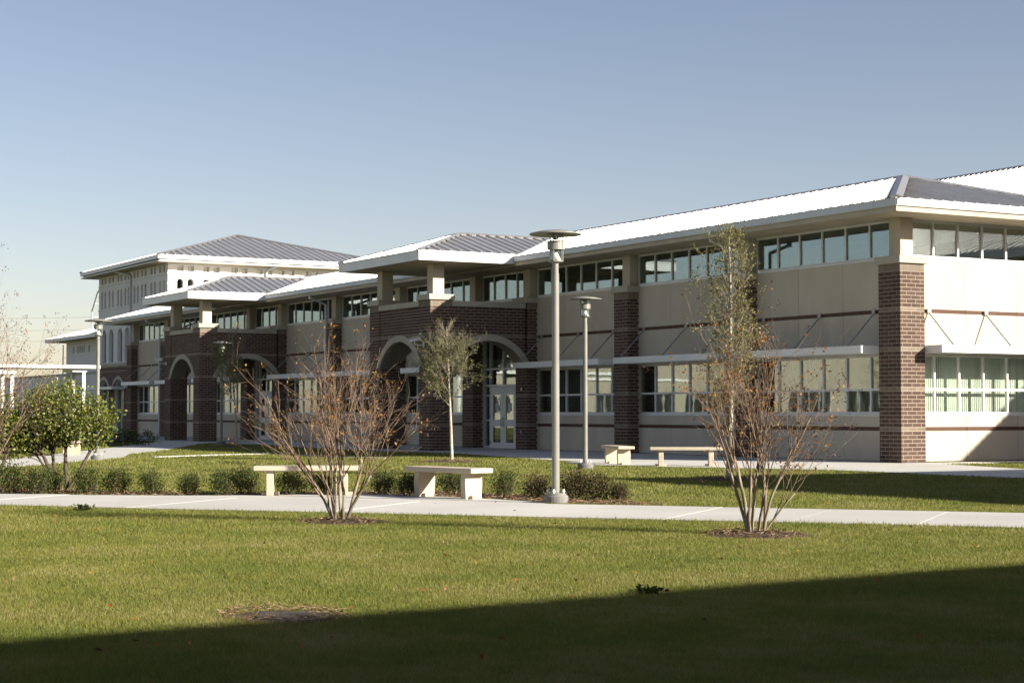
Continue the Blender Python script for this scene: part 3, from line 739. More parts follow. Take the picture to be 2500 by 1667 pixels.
    for k, (a, b) in enumerate(((d0 + 0.034, dm - 0.004), (dm + 0.004, d1 - 0.034))):
        lm = MB(); y0, y1 = 0.43, 0.475
        W_ = b - a; sa, sb = a + 0.19, b - 0.19
        lm.box(a, sa, y0, y1, 0.02, 2.21); lm.box(sb, b, y0, y1, 0.02, 2.21)
        for z0, z1 in ((0.02, 0.22), (0.80, 1.04), (1.93, 2.21)): lm.box(sa, sb, y0, y1, z0, z1)
        lf = lm.build('door_leaf', 'white', root)
        for z0, z1 in ((0.22, 0.80), (1.04, 1.93)):
            pm = MB(); pm.box(sa - .004, sb + .004, 0.45, 0.458, z0 - .004, z1 + .004); pm.build('door_glass', 'glass', lf, root=root)
        hm = MB(); hx = b - 0.07 if k == 0 else a + 0.07
        hm.tube((hx, 0.38, 0.82), (hx, 0.38, 1.12), 0.014, n=8); hm.tube((hx, 0.38, 0.84), (hx, 0.43, 0.84), 0.01); hm.tube((hx, 0.38, 1.10), (hx, 0.43, 1.10), 0.01)
        hm.build('handle', 'grey_metal', lf, root=root)
        for zz in (0.22, 1.15, 2.0):
            qm = MB(); hx2 = a - 0.006 if k == 0 else b + 0.006; qm.box(hx2 - 0.014, hx2 + 0.014, 0.415, 0.43, zz - 0.06, zz + 0.06); qm.build('hinge', 'dark_metal', lf, root=root)
        nm = MB(); cx = (sa + sb) / 2; nm.box(cx - 0.11, cx + 0.11, 0.446, 0.449, 1.34, 1.62); o = nm.build('notice', 'paper', lf, root=root)
    return root
p1 = portico(-18.83, 'nearer brick entrance portico with two arches, behind the tall grey lamp post', (150, 40, 110))
p2 = portico(-41.44, 'farther brick entrance portico with arches, beside the white tower', (0, 0, 0))
# small fittings
def sec_camera(loc, ang, label):
    t = thing('security_camera', label, 'camera', loc, 'wall cameras')
    mb = MB(); d = Vector((math.cos(ang), math.sin(ang), -0.12)).normalized(); o = Vector(loc)
    p = o + Vector((0, -0.34, 0.0))
    mb.tube(p - d * 0.26, p + d * 0.20, 0.062, n=10); b_ = mb.build('housing', 'white_metal', t)
    m2 = MB(); s_ = d.cross(Vector((0, 0, 1))).normalized(); up = s_.cross(d)
    c = [p + up * 0.066 - s_ * 0.075 - d * 0.28, p + up * 0.066 + s_ * 0.075 - d * 0.28, p + up * 0.066 + s_ * 0.075 + d * 0.28, p + up * 0.066 - s_ * 0.075 + d * 0.28]
    m2.prism(c, up * 0.015); m2.build('sun_shield', 'white_metal', t)
    m3 = MB(); m3.tube(p + d * 0.19, p + d * 0.206, 0.045, n=10); m3.build('lens', 'black', t)
    m4 = MB(); m4.tube(p - up * 0.06, p - up * 0.16, 0.02); m4.tube(p - up * 0.15, o + Vector((0, 0, -0.16)), 0.02); m4.box(o.x - 0.06, o.x + 0.06, o.y - 0.0, o.y + 0.02, o.z - 0.24, o.z - 0.08); m4.build('bracket', 'white_metal', t)
    return t
sec_camera((-19.28, -3.79, 3.72), R(195), 'white security camera on the nearer brick portico, right of its front arch')
sec_camera((-46.0, -3.79, 3.74), R(200), 'dark looking camera on the farther brick portico, left of its front arch')
al = thing('alarm_strobe', 'small red fire alarm with white strobe on brick pillar by the doors', 'alarm', (-19.1, -0.012, 2.1))
mb = MB(); mb.box(-19.16, -19.04, -0.06, -0.012, 2.04, 2.16); bevel(mb.build('base', 'red', al), 0.006); mb = MB(); mb.box(-19.155, -19.10, -0.085, -0.061, 2.05, 2.15); mb.build('strobe', 'white', al)
ob = thing('outlet_box', 'small grey outlet box low on brick pillar beside the doors', 'outlet', (-19.2, -0.012, 0.62))
mb = MB(); mb.box(-19.24, -19.16, -0.05, -0.012, 0.56, 0.68); bevel(mb.build('box', 'grey_metal', ob), 0.005); mb = MB(); mb.box(-19.235, -19.165, -0.058, -0.051, 0.58, 0.66); mb.build('cover', 'grey_metal', ob)

# ================================================================== WHITE TOWER BUILDING
TX, TY = -66.0, 3.02; TL = -79.82; TB = 17.1; TH_ = 10.04
tow = thing('tower_building', 'tall white building with rows of small arched windows and grey hipped roof', 'building', (TX, TY, 0))
pair_x = [-79.06, -78.37, -77.46, -76.74, -75.63, -74.97, -74.15, -73.49, -72.30, -71.65, -70.81, -70.14, -69.02, -68.36, -67.42, -66.72]
pair_y = [3.78, 4.42, 5.38, 6.01, 7.15, 7.78, 8.75, 9.37, 10.16, 10.80, 11.75, 12.39, 13.5, 14.1, 15.2, 15.85]
holesF = [rect(x - 0.20, x + 0.20, 9.57, 9.94) for x in pair_x] + [arch_loop(x, 0.20, 7.98, 8.90, 0.199, 8) for x in pair_x]
bigx = [-78.62, -77.05, -75.18, -73.72, -71.9, -70.3, -68.6, -67.1]
holesF += [arch_loop(x, 0.49, 4.47, 6.13, 0.485, 12) for x in bigx]
brx = [-78.22, -75.12, -71.6, -68.5]
holesF += [arch_loop(x, 1.05, 0.05, 2.9, 0.50, 12) for x in brx]
frF = lambda u, z, d: Vector((u, TY + d, z))
mb = MB(); holed_wall(mb, rect(TL, TX, 0, TH_), holesF, frF, 0.28); mb.build('front_wall', 'white_shade', tow)
holesR = [rect(y - 0.19, y + 0.19, 9.60, 9.93) for y in pair_y] + [arch_loop(y, 0.20, 8.0, 8.97, 0.199, 8) for y in pair_y]
frR = lambda u, z, d: Vector((TX - d, u, z))
mb = MB(); holed_wall(mb, rect(TY + 0.282, TB, 0, TH_), holesR, frR, 0.28); mb.build('side_wall', 'white_shade', tow)
mb = MB(); mb.box(TL, TL + 0.28, TY + 0.282, TB, 0, TH_); mb.box(TL + .281, TX - 0.281, TB - 0.28, TB, 0, TH_); mb.build('rear_wall', 'white_shade', tow)
mb = MB(); mb.box(TL + 0.3, TX - 0.3, TY + 1.6, TY + 1.7, 0, TH_); mb.box(TX - 1.7, TX - 1.6, TY + 1.71, TB - 0.3, 0, TH_)
for zz in (4.35, 7.2): mb.box(TL + 0.29, TX - 0.29, TY + 0.29, TY + 1.59, zz, zz + 0.1)
mb.build('interior_wall', 'interior', tow)
def tow_win(axis, c, half, z0, z1, gl=True, arch=0.0, deep=0.17):
    fm = MB()
    lo = arch_loop(c, half - 0.004, z0 + 0.004, z1 - arch, arch - 0.004, 8) if arch else rect(c - half + 0.004, c + half - 0.004, z0 + 0.004, z1 - 0.004)
    k = 0.045
    li = arch_loop(c, half - k, z0 + k, z1 - arch, arch - k, 8) if arch else rect(c - half + k, c + half - k, z0 + k, z1 - k)
    fr = (lambda u, z, d: frF(u, z, d + deep)) if axis == 'x' else (lambda u, z, d: frR(u, z, d + deep))
    holed_wall(fm, lo, [li], fr, 0.05); o = fm.build('window', 'frame', tow)
    pm = MB(); fr3 = (lambda u, z, d: fr(u, z, d + 0.02)); holed_wall(pm, [(c + (u - c) * 1.02, z) for u, z in li], [], fr3, 0.006); pm.build('pane', 'glass', o, root=tow)
for x in pair_x: tow_win('x', x, 0.20, 9.57, 9.94); tow_win('x', x, 0.20, 7.98, 9.10, arch=0.2)
for y in pair_y: tow_win('y', y, 0.19, 9.60, 9.93)
for y in pair_y[4:]: tow_win('y', y, 0.20, 8.0, 9.17, arch=0.2)
for x in bigx: tow_win('x', x, 0.49, 4.47, 6.615, arch=0.485)
# string courses, brick base, sills
for zz in (9.44, 8.87, 7.91):
    mb = MB(); mb.box(TL - 0.04, TX + 0.04, TY - 0.04, TY - 0.002, zz - 0.03, zz + 0.03) if zz != 8.87 else None
    if zz == 8.87:
        xs = [TL] + sum([[x - 0.21, x + 0.21] for x in pair_x], []) + [TX]
        for a, b in zip(xs[0::2], xs[1::2]):
            if b - a > 0.02: mb.box(a, b, TY - 0.04, TY - 0.002, zz - 0.03, zz + 0.03)
    else: mb.box(TX + 0.002, TX + 0.04, TY, TB, zz - 0.03, zz + 0.03)
    mb.build('string_course', 'white_shade', tow)
mb = MB(); holed_wall(mb, rect(TL - 0.06, TX + 0.06, 0, 4.22), [arch_loop(x, 1.06, 0.02, 2.9, 0.505, 12) for x in brx], lambda u, z, d: Vector((u, TY - 0.10 + d, z)), 0.098); bw = mb.build('brick_base', 'mortar', tow)
ms = Masonry(bw, tow, 0)
edges = [TL - 0.06] + sum([[x - 1.06, x + 1.06] for x in brx], []) + [TX + 0.06]
for a, b in zip(edges[0::2], edges[1::2]): ms.strip('x', a, b - a, TY - 0.10, -1, 0, 29, 0.1)
def tblk(z):
    return None
for x in brx:
    Rr = (1.06 ** 2 + 0.505 ** 2) / (2 * 0.505); zc = 2.9 + 0.505 - Rr
    def bl_(z, Rr=Rr, zc=zc):
        dz = z - zc
        if abs(dz) > Rr + 0.1: return None
        return (1.06 - math.sqrt((Rr + .1) ** 2 - dz * dz), 1.06 + math.sqrt((Rr + .1) ** 2 - dz * dz))
    ms.strip('x', x - 1.06, 2.12, TY - 0.10, -1, 29, 41, 0.1, bl_)
    i_, zc2, _ = arc_pts(x, 1.05, 2.9, 0.50); o_, _, _ = arc_pts(x, 1.05, 2.9, 0.50, 0.2)
    rm = MB(); holed_wall(rm, o_[::-1] + i_, [], lambda u, z, d: Vector((u, TY - 0.14 + d, z)), 0.2); rm.build('arch_ring', 'stone', tow)
for a, b in zip(edges[0::2], edges[1::2]): ms.strip('x', a, b - a, TY - 0.10, -1, 29, 41, 0.1)
ms.finish()
mb = MB(); mb.box(TL - 0.1, TX + 0.1, TY - 0.16, TY - 0.002, 4.222, 4.42); mb.build('base_coping', 'stone', tow)
mb = MB(); mb.box(-79.6, -73.6, TY - 1.0, TY - 0.145, 2.74, 2.92); mb.build('entrance_beam', 'white_metal', tow)
fm = MB()
for u in (-79.15, -78.3, -77.3, -76.1, -75.2, -74.2): fm.box(u - .05, u + .05, TY + 0.14, TY + 0.22, 0.02, 2.85)
fm.build('entrance_frame', 'frame', tow)
pm = MB(); pm.box(-79.3, -73.9, TY + 0.17, TY + 0.18, 0.02, 3.4); pm.build('entrance_glass', 'glass', tow)
# roof of the tower
o_ = 0.9; x0, x1, y0, y1 = TL - 1.2, TX + o_, TY - o_, TB + o_
ze = 10.46; ap = (-73.05, 9.95, 12.62)
mb = MB(); mb.box(x0 + 0.02, x1 - 0.02, y0 + 0.02, y1 - 0.02, 10.05, 10.09); mb.build('soffit', 'soffit', tow)
mb = MB()
for z0, z1, q in ((10.22, 10.46, 0.0), (10.09, 10.18, 0.12)):
    mb.box(x0 + q, x1 - q, y0 + q, y0 + q + 0.04, z0, z1); mb.box(x1 - q - 0.04, x1 - q, y0 + q + 0.04, y1 - q, z0, z1); mb.box(x0 + q, x0 + q + .04, y0 + q + .04, y1 - q, z0, z1)
mb.build('fascia', 'white_metal', tow)
trf = bpy.data.objects.new('roof', None); link(trf, tow); WLOC[trf] = WLOC[tow]
roof_face(trf, [(x0, y0, ze), (x1, y0, ze), ap], 0.52, 0.05, 0.04, root=tow); roof_face(trf, [(x1, y0, ze), (x1, y1, ze), ap], 0.52, 0.05, 0.04, root=tow)
mb = MB(); mb.prism([(x1, y1, ze), (x0, y1, ze), ap], (0, 0, -0.03)); mb.prism([(x0, y1, ze), (x0, y0, ze), ap], (0, 0, -0.03)); mb.build('roof_back', 'roof', trf, root=tow)
mb = MB(); ridge_bar(mb, (x1, y0, ze), ap, 0.3); ridge_bar(mb, (x1, y1, ze), ap, 0.3); ridge_bar(mb, (x0, y0, ze), ap, 0.3); mb.build('ridge_cap', 'roof', trf, root=tow)
mb = MB()
for P_ in ([(-74.7, y0 + 0.1, 10.2), (-72.9, TY - 0.08, 9.75), (-72.9, TY - 0.08, 4.5)], ):
    for p, q in zip(P_, P_[1:]): mb.tube(p, q, 0.085, n=6)
mb.build('downspout', 'gutter', tow)
mb = MB()
for P_ in ([(x1 - 0.1, 9.85, 10.2), (TX + 0.09, 9.15, 9.85), (TX + 0.09, 9.15, 6)], ):
    for p, q in zip(P_, P_[1:]): mb.tube(p, q, 0.075, n=6)
mb.build('downspout', 'gutter', tow)

# ================================================================== LOW WHITE BUILDING, WALL, WALKWAY ROOF, WIRES
lb = thing('low_building', 'low white building with strip windows and pale roof, left of the white tower', 'building', (-98.1, 6.0, 0))
LX0, LX1, LY = -98.1, -80.3, 6.0
wins = [(-96.35, -95.95), (-95.2, -94.75), (-94.6, -94.25), (-94.1, -93.75), (-93.6, -93.25), (-92.35, -91.95)]
mb = MB(); holed_wall(mb, rect(LX0, LX1, 0, 6.6), [rect(a, b, 5.68, 6.16) for a, b in wins], lambda u, z, d: Vector((u, LY + d, z)), 0.25); mb.build('front_wall', 'white_shade', lb)
mb = MB(); mb.box(LX0, LX0 + 0.25, LY + 0.252, 16, 0, 6.6); mb.box(LX0 + .252, LX1, 15.7, 16, 0, 6.6); mb.box(LX1 - .25, LX1, LY + .252, 15.69, 0, 6.6); mb.build('side_wall', 'white_shade', lb)
for a, b in wins:
    fm = MB(); fr = lambda u, z, d: Vector((u, LY + 0.14 + d, z)); holed_wall(fm, rect(a + .004, b - .004, 5.684, 6.156), [rect(a + .05, b - .05, 5.73, 6.11)], fr, 0.05); o = fm.build('window', 'frame', lb)
    pm = MB(); pm.box(a + .045, b - .045, LY + .16, LY + .166, 5.725, 6.115); pm.build('pane', 'glass', o, root=lb)
mb = MB(); mb.box(LX0 - 1.9, LX1 + 0.3, LY - 1.0, 17, 6.6, 6.64); mb.build('soffit', 'soffit', lb)
mb = MB(); mb.box(LX0 - 2, LX1 + .3, LY - 1.1, LY - 1.05, 6.56, 6.80); mb.box(LX0 - 2, LX0 - 1.95, LY - 1.05, 17, 6.56, 6.80); mb.build('fascia', 'white_metal', lb)
lrf = bpy.data.objects.new('roof', None); link(lrf, lb); WLOC[lrf] = WLOC[lb]
roof_face(lrf, [(LX0 - 2, LY - 1.1, 6.8), (LX1 + .3, LY - 1.1, 6.8), (LX1 + .3, 11, 8.5), (LX0 + 4, 11, 8.5)], 0.6, 0.05, 0.05, root=lb)
mb = MB(); mb.prism([(LX0 - 2, LY - 1.1, 6.8), (LX0 + 4, 11, 8.5), (LX0 - 2, 17, 6.8)], (0, 0, -0.03)); mb.build('roof_back', 'roof', lrf, root=lb)
rl = thing('roof_rail', 'bent grey ladder rail standing on the low white roof', 'rail', (-92.2, 6.6, 7.3))
mb = MB()
for dy in (0, 0.55):
    P_ = [Vector((-92.6, 6.3 + dy, 7.1)), Vector((-92.6, 6.3 + dy, 8.6)), Vector((-91.2, 6.3 + dy, 9.9)), Vector((-90.6, 6.3 + dy, 10.15)), Vector((-90.0, 6.3 + dy, 10.0)), Vector((-89.7, 6.3 + dy, 9.5))]
    for p, q in zip(P_, P_[1:]): mb.tube(p, q, 0.05, n=6)
mb.build('rail', 'grey_metal', rl)
mb = MB()
for p in ((-92.6, 8.2), (-92.0, 9.15), (-91.4, 9.7)): mb.tube((p[0], 6.3, p[1]), (p[0], 6.85, p[1]), 0.04, n=6)
mb.build('rung', 'grey_metal', rl)
bw_ = MB(); bw_.box(-135, -80.5, 5.0, 5.25, 0, 4.0); bwl = bw_.build('boundary_wall', 'white_shade'); tag(bwl, 'plain grey wall beyond the bush at the far left', 'wall')
mb = MB(); mb.box(-135, -80.5, 4.94, 5.31, 4.0, 4.14); mb.build('wall_coping', 'stone', bwl)
# covered walkway
cw = thing('covered_walkway', 'white flat roofed walkway on thin posts behind the green bush', 'walkway cover', (-42, -13, 0))
fwd = Vector((-0.86866, 0.49377, 0)); fwd.normalize(); rgt = Vector((fwd.y, -fwd.x, 0))
def atpx(px, depth, z=None):
    return Vector((CAM.x, CAM.y, 0)) + fwd * depth + rgt * ((px - 1250) / 4338.0 * depth)
def zpx(py, depth): return 1.275 + depth * (1008 - py) / 4338.0
mb = MB(); mb.box(-44.2, -42, -19.0, -8.08, 3.205, 3.35); mb.build('roof_slab', 'white_metal', cw)
mb = MB(); mb.box(-43.8, -42.2, -9.25, -8.62, 3.06, 3.20); mb.box(-43.8, -42.2, -12.6, -12.1, 3.06, 3.20); mb.build('beam', 'white_metal', cw)
mb = MB(); mb.box(-41, -39, -20, -12.48, 2.87, 2.975); mb.build('lower_roof_slab', 'white_metal', cw)
for x, y, z in ((-42.3, -8.74, 3.055), (-43.7, -8.80, 3.055), (-39.2, -12.6, 2.865), (-40.8, -12.6, 2.865), (-42.3, -15.0, 3.20)):
    mb = MB(); mb.box(x - 0.07, x + 0.07, y - 0.07, y + 0.07, 0, z); mb.build('post', 'white_metal', cw)
# overhead wires and their far pole
for k, py in enumerate((774, 804, 831)):
    mb = MB(); a = atpx(-400, 165); b = atpx(330, 165)
    for q in range(10):
        t0, t1 = q / 10, (q + 1) / 10; sag = lambda t: zpx(py, 165) + 0.25 * (4 * (t - .5) ** 2 - 0.5)
        p0 = a.lerp(b, t0); p1 = a.lerp(b, t1); mb.tube((p0.x, p0.y, sag(t0)), (p1.x, p1.y, sag(t1)), 0.014, n=5)
    tag(mb.build('overhead_wire', 'grey_metal'), ('topmost', 'middle', 'lowest')[k] + ' of three thin overhead wires left of the white tower', 'wire', 'overhead wires')
a = atpx(153.5, 135)
mb = MB(); mb.tube((a.x, a.y, 0), (a.x, a.y, zpx(842, 135)), 0.06, 0.04, n=8); tag(mb.build('flag_pole', 'grey_metal'), 'thin pole rising left of the low white building', 'pole')

# ================================================================== BUILDINGS ROUND THE COURT, OUTSIDE THE FRAME EXCEPT THE BIG ROOF
def simple_block(name, label, x0, x1, y0, y1, ze, rid, roofmat=True, ov=1.0, wins=()):
    t = thing(name, label, 'building', (x0, y0, 0))
    mb = MB(); mb.box(x0, x1, y0, y1, 0, ze - 0.3); mb.build('wall', 'stucco', t)
    for (ax, a, b, pl, z0, z1) in wins:
        n = max(1, int((b - a) / 0.95)); st = (b - a) / n
        fm = MB(); pm = MB()
        for i in range(n + 1):
            u = a + i * st
            if ax == 'x': fm.box(u - .03, u + .03, pl - .05 if pl == y0 else pl, pl if pl == y0 else pl + .05, z0, z1)
            else: fm.box(pl - .05 if pl == x0 else pl, pl if pl == x0 else pl + .05, u - .03, u + .03, z0, z1)
        o = fm.build('window', 'frame', t)
        if ax == 'x': pm.box(a, b, pl - .02 if pl == y0 else pl + .002, pl - .002 if pl == y0 else pl + .02, z0 + .02, z1 - .02)
        else: pm.box(pl - .02 if pl == x0 else pl + .002, pl - .002 if pl == x0 else pl + .02, a, b, z0 + .02, z1 - .02)
        pm.build('pane', 'dark_metal' , o, root=t)
    X0, X1, Y0, Y1 = x0 - ov, x1 + ov, y0 - ov, y1 + ov
    mb = MB(); mb.box(X0, X1, Y0, Y1, ze - 0.30, ze); mb.build('eaves', 'white_metal', t)
    ax_x = (X1 - X0) > (Y1 - Y0); h = min(X1 - X0, Y1 - Y0) / 2
    if ax_x: r0, r1 = (X0 + h, (Y0 + Y1) / 2, rid), (X1 - h, (Y0 + Y1) / 2, rid)
    else: r0, r1 = ((X0 + X1) / 2, Y0 + h, rid), ((X0 + X1) / 2, Y1 - h, rid)
    rf = bpy.data.objects.new('roof', None); link(rf, t); WLOC[rf] = WLOC[t]
    z = ze + 0.004
    if ax_x: F_ = [[(X0, Y0, z), (X1, Y0, z), r1, r0], [(X1, Y0, z), (X1, Y1, z), r1], [(X1, Y1, z), (X0, Y1, z), r0, r1], [(X0, Y1, z), (X0, Y0, z), r0]]
    else: F_ = [[(X0, Y0, z), (X1, Y0, z), r0], [(X1, Y0, z), (X1, Y1, z), r1, r0], [(X1, Y1, z), (X0, Y1, z), r1], [(X0, Y1, z), (X0, Y0, z), r0, r1]]
    for f in F_: roof_face(rf, f, 0.3, 0.035, 0.035, root=t, joined=True, name='roof_slope')
    return t
# gymnasium whose tall white roof rises at the right edge
g = thing('gymnasium', 'large white standing seam roof rising behind the building at the right edge', 'building', (-40, 12.5, 0))
mb = MB(); mb.box(-40, 32, 12.5, 32, 0, 6.3); mb.build('wall', 'stucco', g)
mb = MB(); mb.box(-41, 33, 11.5, 33, 6.3, 6.57); mb.build('eaves', 'white_metal', g)
grf = bpy.data.objects.new('roof', None); link(grf, g); WLOC[grf] = WLOC[g]
roof_face(grf, [(-41, 11.5, 6.58), (33, 11.5, 6.58), (22, 22.0, 11.14), (-30, 22.0, 11.14)], 0.30, 0.040, 0.035, root=g)
mb = MB(); ridge_bar(mb, (22, 22, 11.14), (-30, 22, 11.14), 0.3, 0.035); mb.prism([(33, 33, 6.58), (-41, 33, 6.58), (-30, 22, 11.14), (22, 22, 11.14)], (0, 0, -.03)); mb.prism([(33, 11.5, 6.58), (33, 33, 6.58), (22, 22, 11.14)], (0, 0, -.03)); mb.prism([(-41, 33, 6.58), (-41, 11.5, 6.58), (-30, 22, 11.14)], (0, 0, -.03)); mb.build('roof_back', 'roof', grf, root=g)
ew = simple_block('east_wing', 'beige wing to the right whose shadow falls on the near lawn', 44.5, 57, -70, -3.5, 6.57, 8.4); ew.rotation_euler = (0, 0, R(5.8))
simple_block('link_wing', 'beige wing at right whose shadow falls by the slim tree', 20.4, 39, -2.5, 8.0, 6.57, 7.9)
OW = [('x', -108 + k * 6.2 + 0.9, -108 + k * 6.2 + 5.4, -46.0, 1.25, 2.8) for k in range(15)] + [('x', -108 + k * 6.2 + 0.9, -108 + k * 6.2 + 5.4, -46.0, 5.0, 6.2) for k in range(15)]
simple_block('opposite_wing', 'sunlit beige wing across the court, mirrored in the windows', -110, -14, -58, -46, 6.57, 8.3, wins=OW)

# ================================================================== LAMP POSTS
def lamp_proto():
    t = thing('lamp_post', 'x', 'lamp post', (0, 0, 0), 'disc topped lamp posts in the courtyard')
    mb = MB(); mb.lathe([(0.0, 0.0), (0.185, 0.0), (0.185, 0.10), (0.172, 0.115), (0.0, 0.115)], 28); mb.build('footing', 'footing', t)
    mb = MB(); mb.lathe([(0.0, 0.116), (0.16, 0.116), (0.16, 0.14), (0.075, 0.155), (0.0, 0.156)], 20); mb.build('base_plate', 'lamp_paint', t)
    for k in range(4):
        a = math.pi / 4 + k * math.pi / 2; mb = MB(); mb.tube((0.12 * math.cos(a), 0.12 * math.sin(a), 0.14), (0.12 * math.cos(a), 0.12 * math.sin(a), 0.205), 0.014, n=6); mb.tube((0.12 * math.cos(a), 0.12 * math.sin(a), 0.165), (0.12 * math.cos(a), 0.12 * math.sin(a), 0.185), 0.024, n=6); mb.build('anchor_bolt', 'white_metal', t)
    mb = MB(); mb.lathe([(0.0, 0.156), (0.058, 0.156), (0.052, 3.40), (0.0, 3.40)], 20); mb.build('pole', 'lamp_paint', t, smooth=False)
    mb = MB(); mb.lathe([(0.0, 3.395), (0.046, 3.395), (0.046, 3.555), (0.0, 3.555)], 16); mb.build('pole_collar', 'lamp_paint', t)
    mb = MB(); mb.lathe([(0.0, 3.55), (0.05, 3.55), (0.108, 3.575), (0.108, 3.60), (0.0, 3.602)], 24); mb.build('lantern_base', 'lamp_paint', t)
    mb = MB(); mb.lathe([(0.0, 3.603), (0.085, 3.603), (0.055, 3.66), (0.028, 3.72), (0.018, 3.76), (0.0, 3.762)], 20); mb.build('lower_reflector', 'white_metal', t, smooth=True)
    gm = MB()
    n = 20
    for i in range(n):
        a0, a1 = 2 * math.pi * i / n, 2 * math.pi * (i + 1) / n
        gm.add([(0.092 * math.cos(a0), 0.092 * math.sin(a0), 3.603), (0.092 * math.cos(a1), 0.092 * math.sin(a1), 3.603), (0.092 * math.cos(a1), 0.092 * math.sin(a1), 3.985), (0.092 * math.cos(a0), 0.092 * math.sin(a0), 3.985)], [(0, 1, 2, 3)])
    gm.build('glass_tube', 'lens', t)
    bm = MB(); n = 24
    prof = [(0.128, 3.755), (0.128, 3.885), (0.105, 3.885), (0.105, 3.755)]
    vs = []; fs = []
    for r, z in prof:
        for i in range(n): vs.append((r * math.cos(2 * math.pi * i / n), r * math.sin(2 * math.pi * i / n), z))
    for j in range(4):
        for i in range(n):
            a = j * n + i; b = j * n + (i + 1) % n; c = ((j + 1) % 4) * n + (i + 1) % n; d = ((j + 1) % 4) * n + i; fs.append((a, b, c, d))
    bm.add(vs, fs); bm.build('band_shade', 'lamp_paint', t)
    for k in range(3):
        a = R(75) + k * 2 * math.pi / 3; mb = MB(); mb.tube((0.112 * math.cos(a), 0.112 * math.sin(a), 3.58), (0.112 * math.cos(a), 0.112 * math.sin(a), 3.995), 0.0085, n=6); mb.build('support_rod', 'lamp_paint', t)
    mb = MB(); mb.lathe([(0.0, 3.90), (0.03, 3.905), (0.05, 3.93), (0.09, 3.965), (0.13, 3.985), (0.0, 3.99)], 20); mb.build('upper_reflector', 'lamp_paint', t, smooth=True)
    mb = MB(); mb.lathe([(0.0, 3.992), (0.20, 3.99), (0.385, 3.975), (0.392, 3.985), (0.385, 3.997), (0.22, 4.035), (0.06, 4.055), (0.0, 4.058)], 40); mb.build('disc_cap', 'lamp_paint', t, smooth=True)
    return t
lamp = lamp_proto(); lamp.location = (12.825, -17.90, 0.02); lamp.scale = (0.945,) * 3; lamp['label'] = 'tallest looking grey disc topped lamp post rising from the shrubs in the middle'
o = copy_thing(lamp, (-0.417, -9.145, 0.0), R(35), 'grey disc topped lamp post on the lawn, left of the two far benches'); o.scale = (0.975,) * 3
copy_thing(lamp, (-13.27, -16.702, 0.0), R(10), 'grey disc topped lamp post behind the big green bush at left')
o = copy_thing(lamp, (-34.201, -5.41, 0.0), R(60), 'shaded disc topped lamp post before the farther brick portico'); o.scale = (1.03,) * 3

# ================================================================== BENCHES
def bench_proto():
    t = thing('concrete_bench', 'x', 'bench', (0, 0, 0), 'cast concrete benches')
    mb = MB(); L_, W_ = 0.81, 0.21
    pts = []
    for i in range(13):                       # gently bowed long edges
        u = -L_ + 2 * L_ * i / 12; pts.append((u, -W_ + 0.0 + 0.02 * (1 - (u / L_) ** 2) * -1))
    for i in range(13):
        u = L_ - 2 * L_ * i / 12; pts.append((u, W_ + 0.02 * (1 - (u / L_) ** 2)))
    mb.prism([(u, v, 0.375) for u, v in pts], (0, 0, 0.075)); bevel(mb.build('seat', 'bench', t), 0.016, 3)
    for s in (-1, 1):
        mb = MB(); x = s * 0.56
        prof = [(-0.15, 0.0), (0.15, 0.0), (0.165, 0.24), (0.15, 0.374), (-0.15, 0.374), (-0.165, 0.24)]
        mb.prism([(x - 0.055, v, z) for v, z in prof], (0.11, 0, 0)); lg = bevel(mb.build('leg', 'bench', t), 0.008, 2)
        fm = MB(); fm.box(x - 0.13, x + 0.13, -0.085, 0.085, 0.0, 0.05); bevel(fm.build('leg_foot', 'bench', lg, root=t), 0.006, 2)
    return t
bn = bench_proto(); bn.location = (10.70, -18.50, 0.022); bn.rotation_euler = (0, 0, R(11)); bn['label'] = 'concrete bench on the apron just left of the tall lamp post, its right end sunlit'
copy_thing(bn, (8.98, -20.02, 0.022), R(64), 'concrete bench partly hidden by the bare multi stem tree')
copy_thing(bn, (-2.90, -6.66, 0.016), R(163), 'far concrete bench seen end on by the brick pillar')
o = copy_thing(bn, (-0.56, -6.24, 0.016), R(58), 'far concrete bench seen full length, left of the slim tree'); o.scale = (1.06, 1, 1)
copy_thing(bn, (-18.6, -15.9, 0.012), R(155), 'far concrete bench glimpsed through the big green bush')

# ================================================================== PLANTS
def rot_about(d, ang, az):
    """tilt direction d by ang towards azimuth az about itself"""
    d = d.normalized(); a = d.orthogonal().normalized(); b = d.cross(a)
    s_ = a * math.cos(az) + b * math.sin(az)
    return (d * math.cos(ang) + s_ * math.sin(ang)).normalized()
def tube_chain(mb, pts, rad, n):
    """one continuous tapered tube through pts"""
    k0 = len(mb.v); m = len(pts); ref = Vector((0.31, 0.87, 0.37)).normalized()
    for i, p in enumerate(pts):
        d = (pts[min(i + 1, m - 1)] - pts[max(i - 1, 0)])
        if d.length < 1e-7: d = Vector((0, 0, 1))
        d.normalize(); a = (ref - d * ref.dot(d)).normalized(); b = d.cross(a); r = rad[i]
        for j in range(n):
            t = 2 * math.pi * j / n; q = p + a * (r * math.cos(t)) + b * (r * math.sin(t)); mb.v.append((q.x, q.y, q.z))
    for i in range(m - 1):
        for j in range(n):
            a = k0 + i * n + j; b = k0 + i * n + (j + 1) % n; mb.f.append((a, b, b + n, a + n))
    mb.f.append(tuple(k0 + (m - 1) * n + j for j in range(n)))
def leaf(mb, p, d, ln, wd, rg):
    d = d.normalized(); a = rot_about(d, math.pi / 2, rg.uniform(0, 6.283)); nrm = d.cross(a)
    m = p + d * (ln * 0.5) + nrm * (ln * 0.06); q = p + d * ln
    k = len(mb.v)
    for v in (p, m + a * (wd / 2), q, m - a * (wd / 2)): mb.v.append((v.x, v.y, v.z))
    mb.f.append((k, k + 1, k + 2, k + 3))
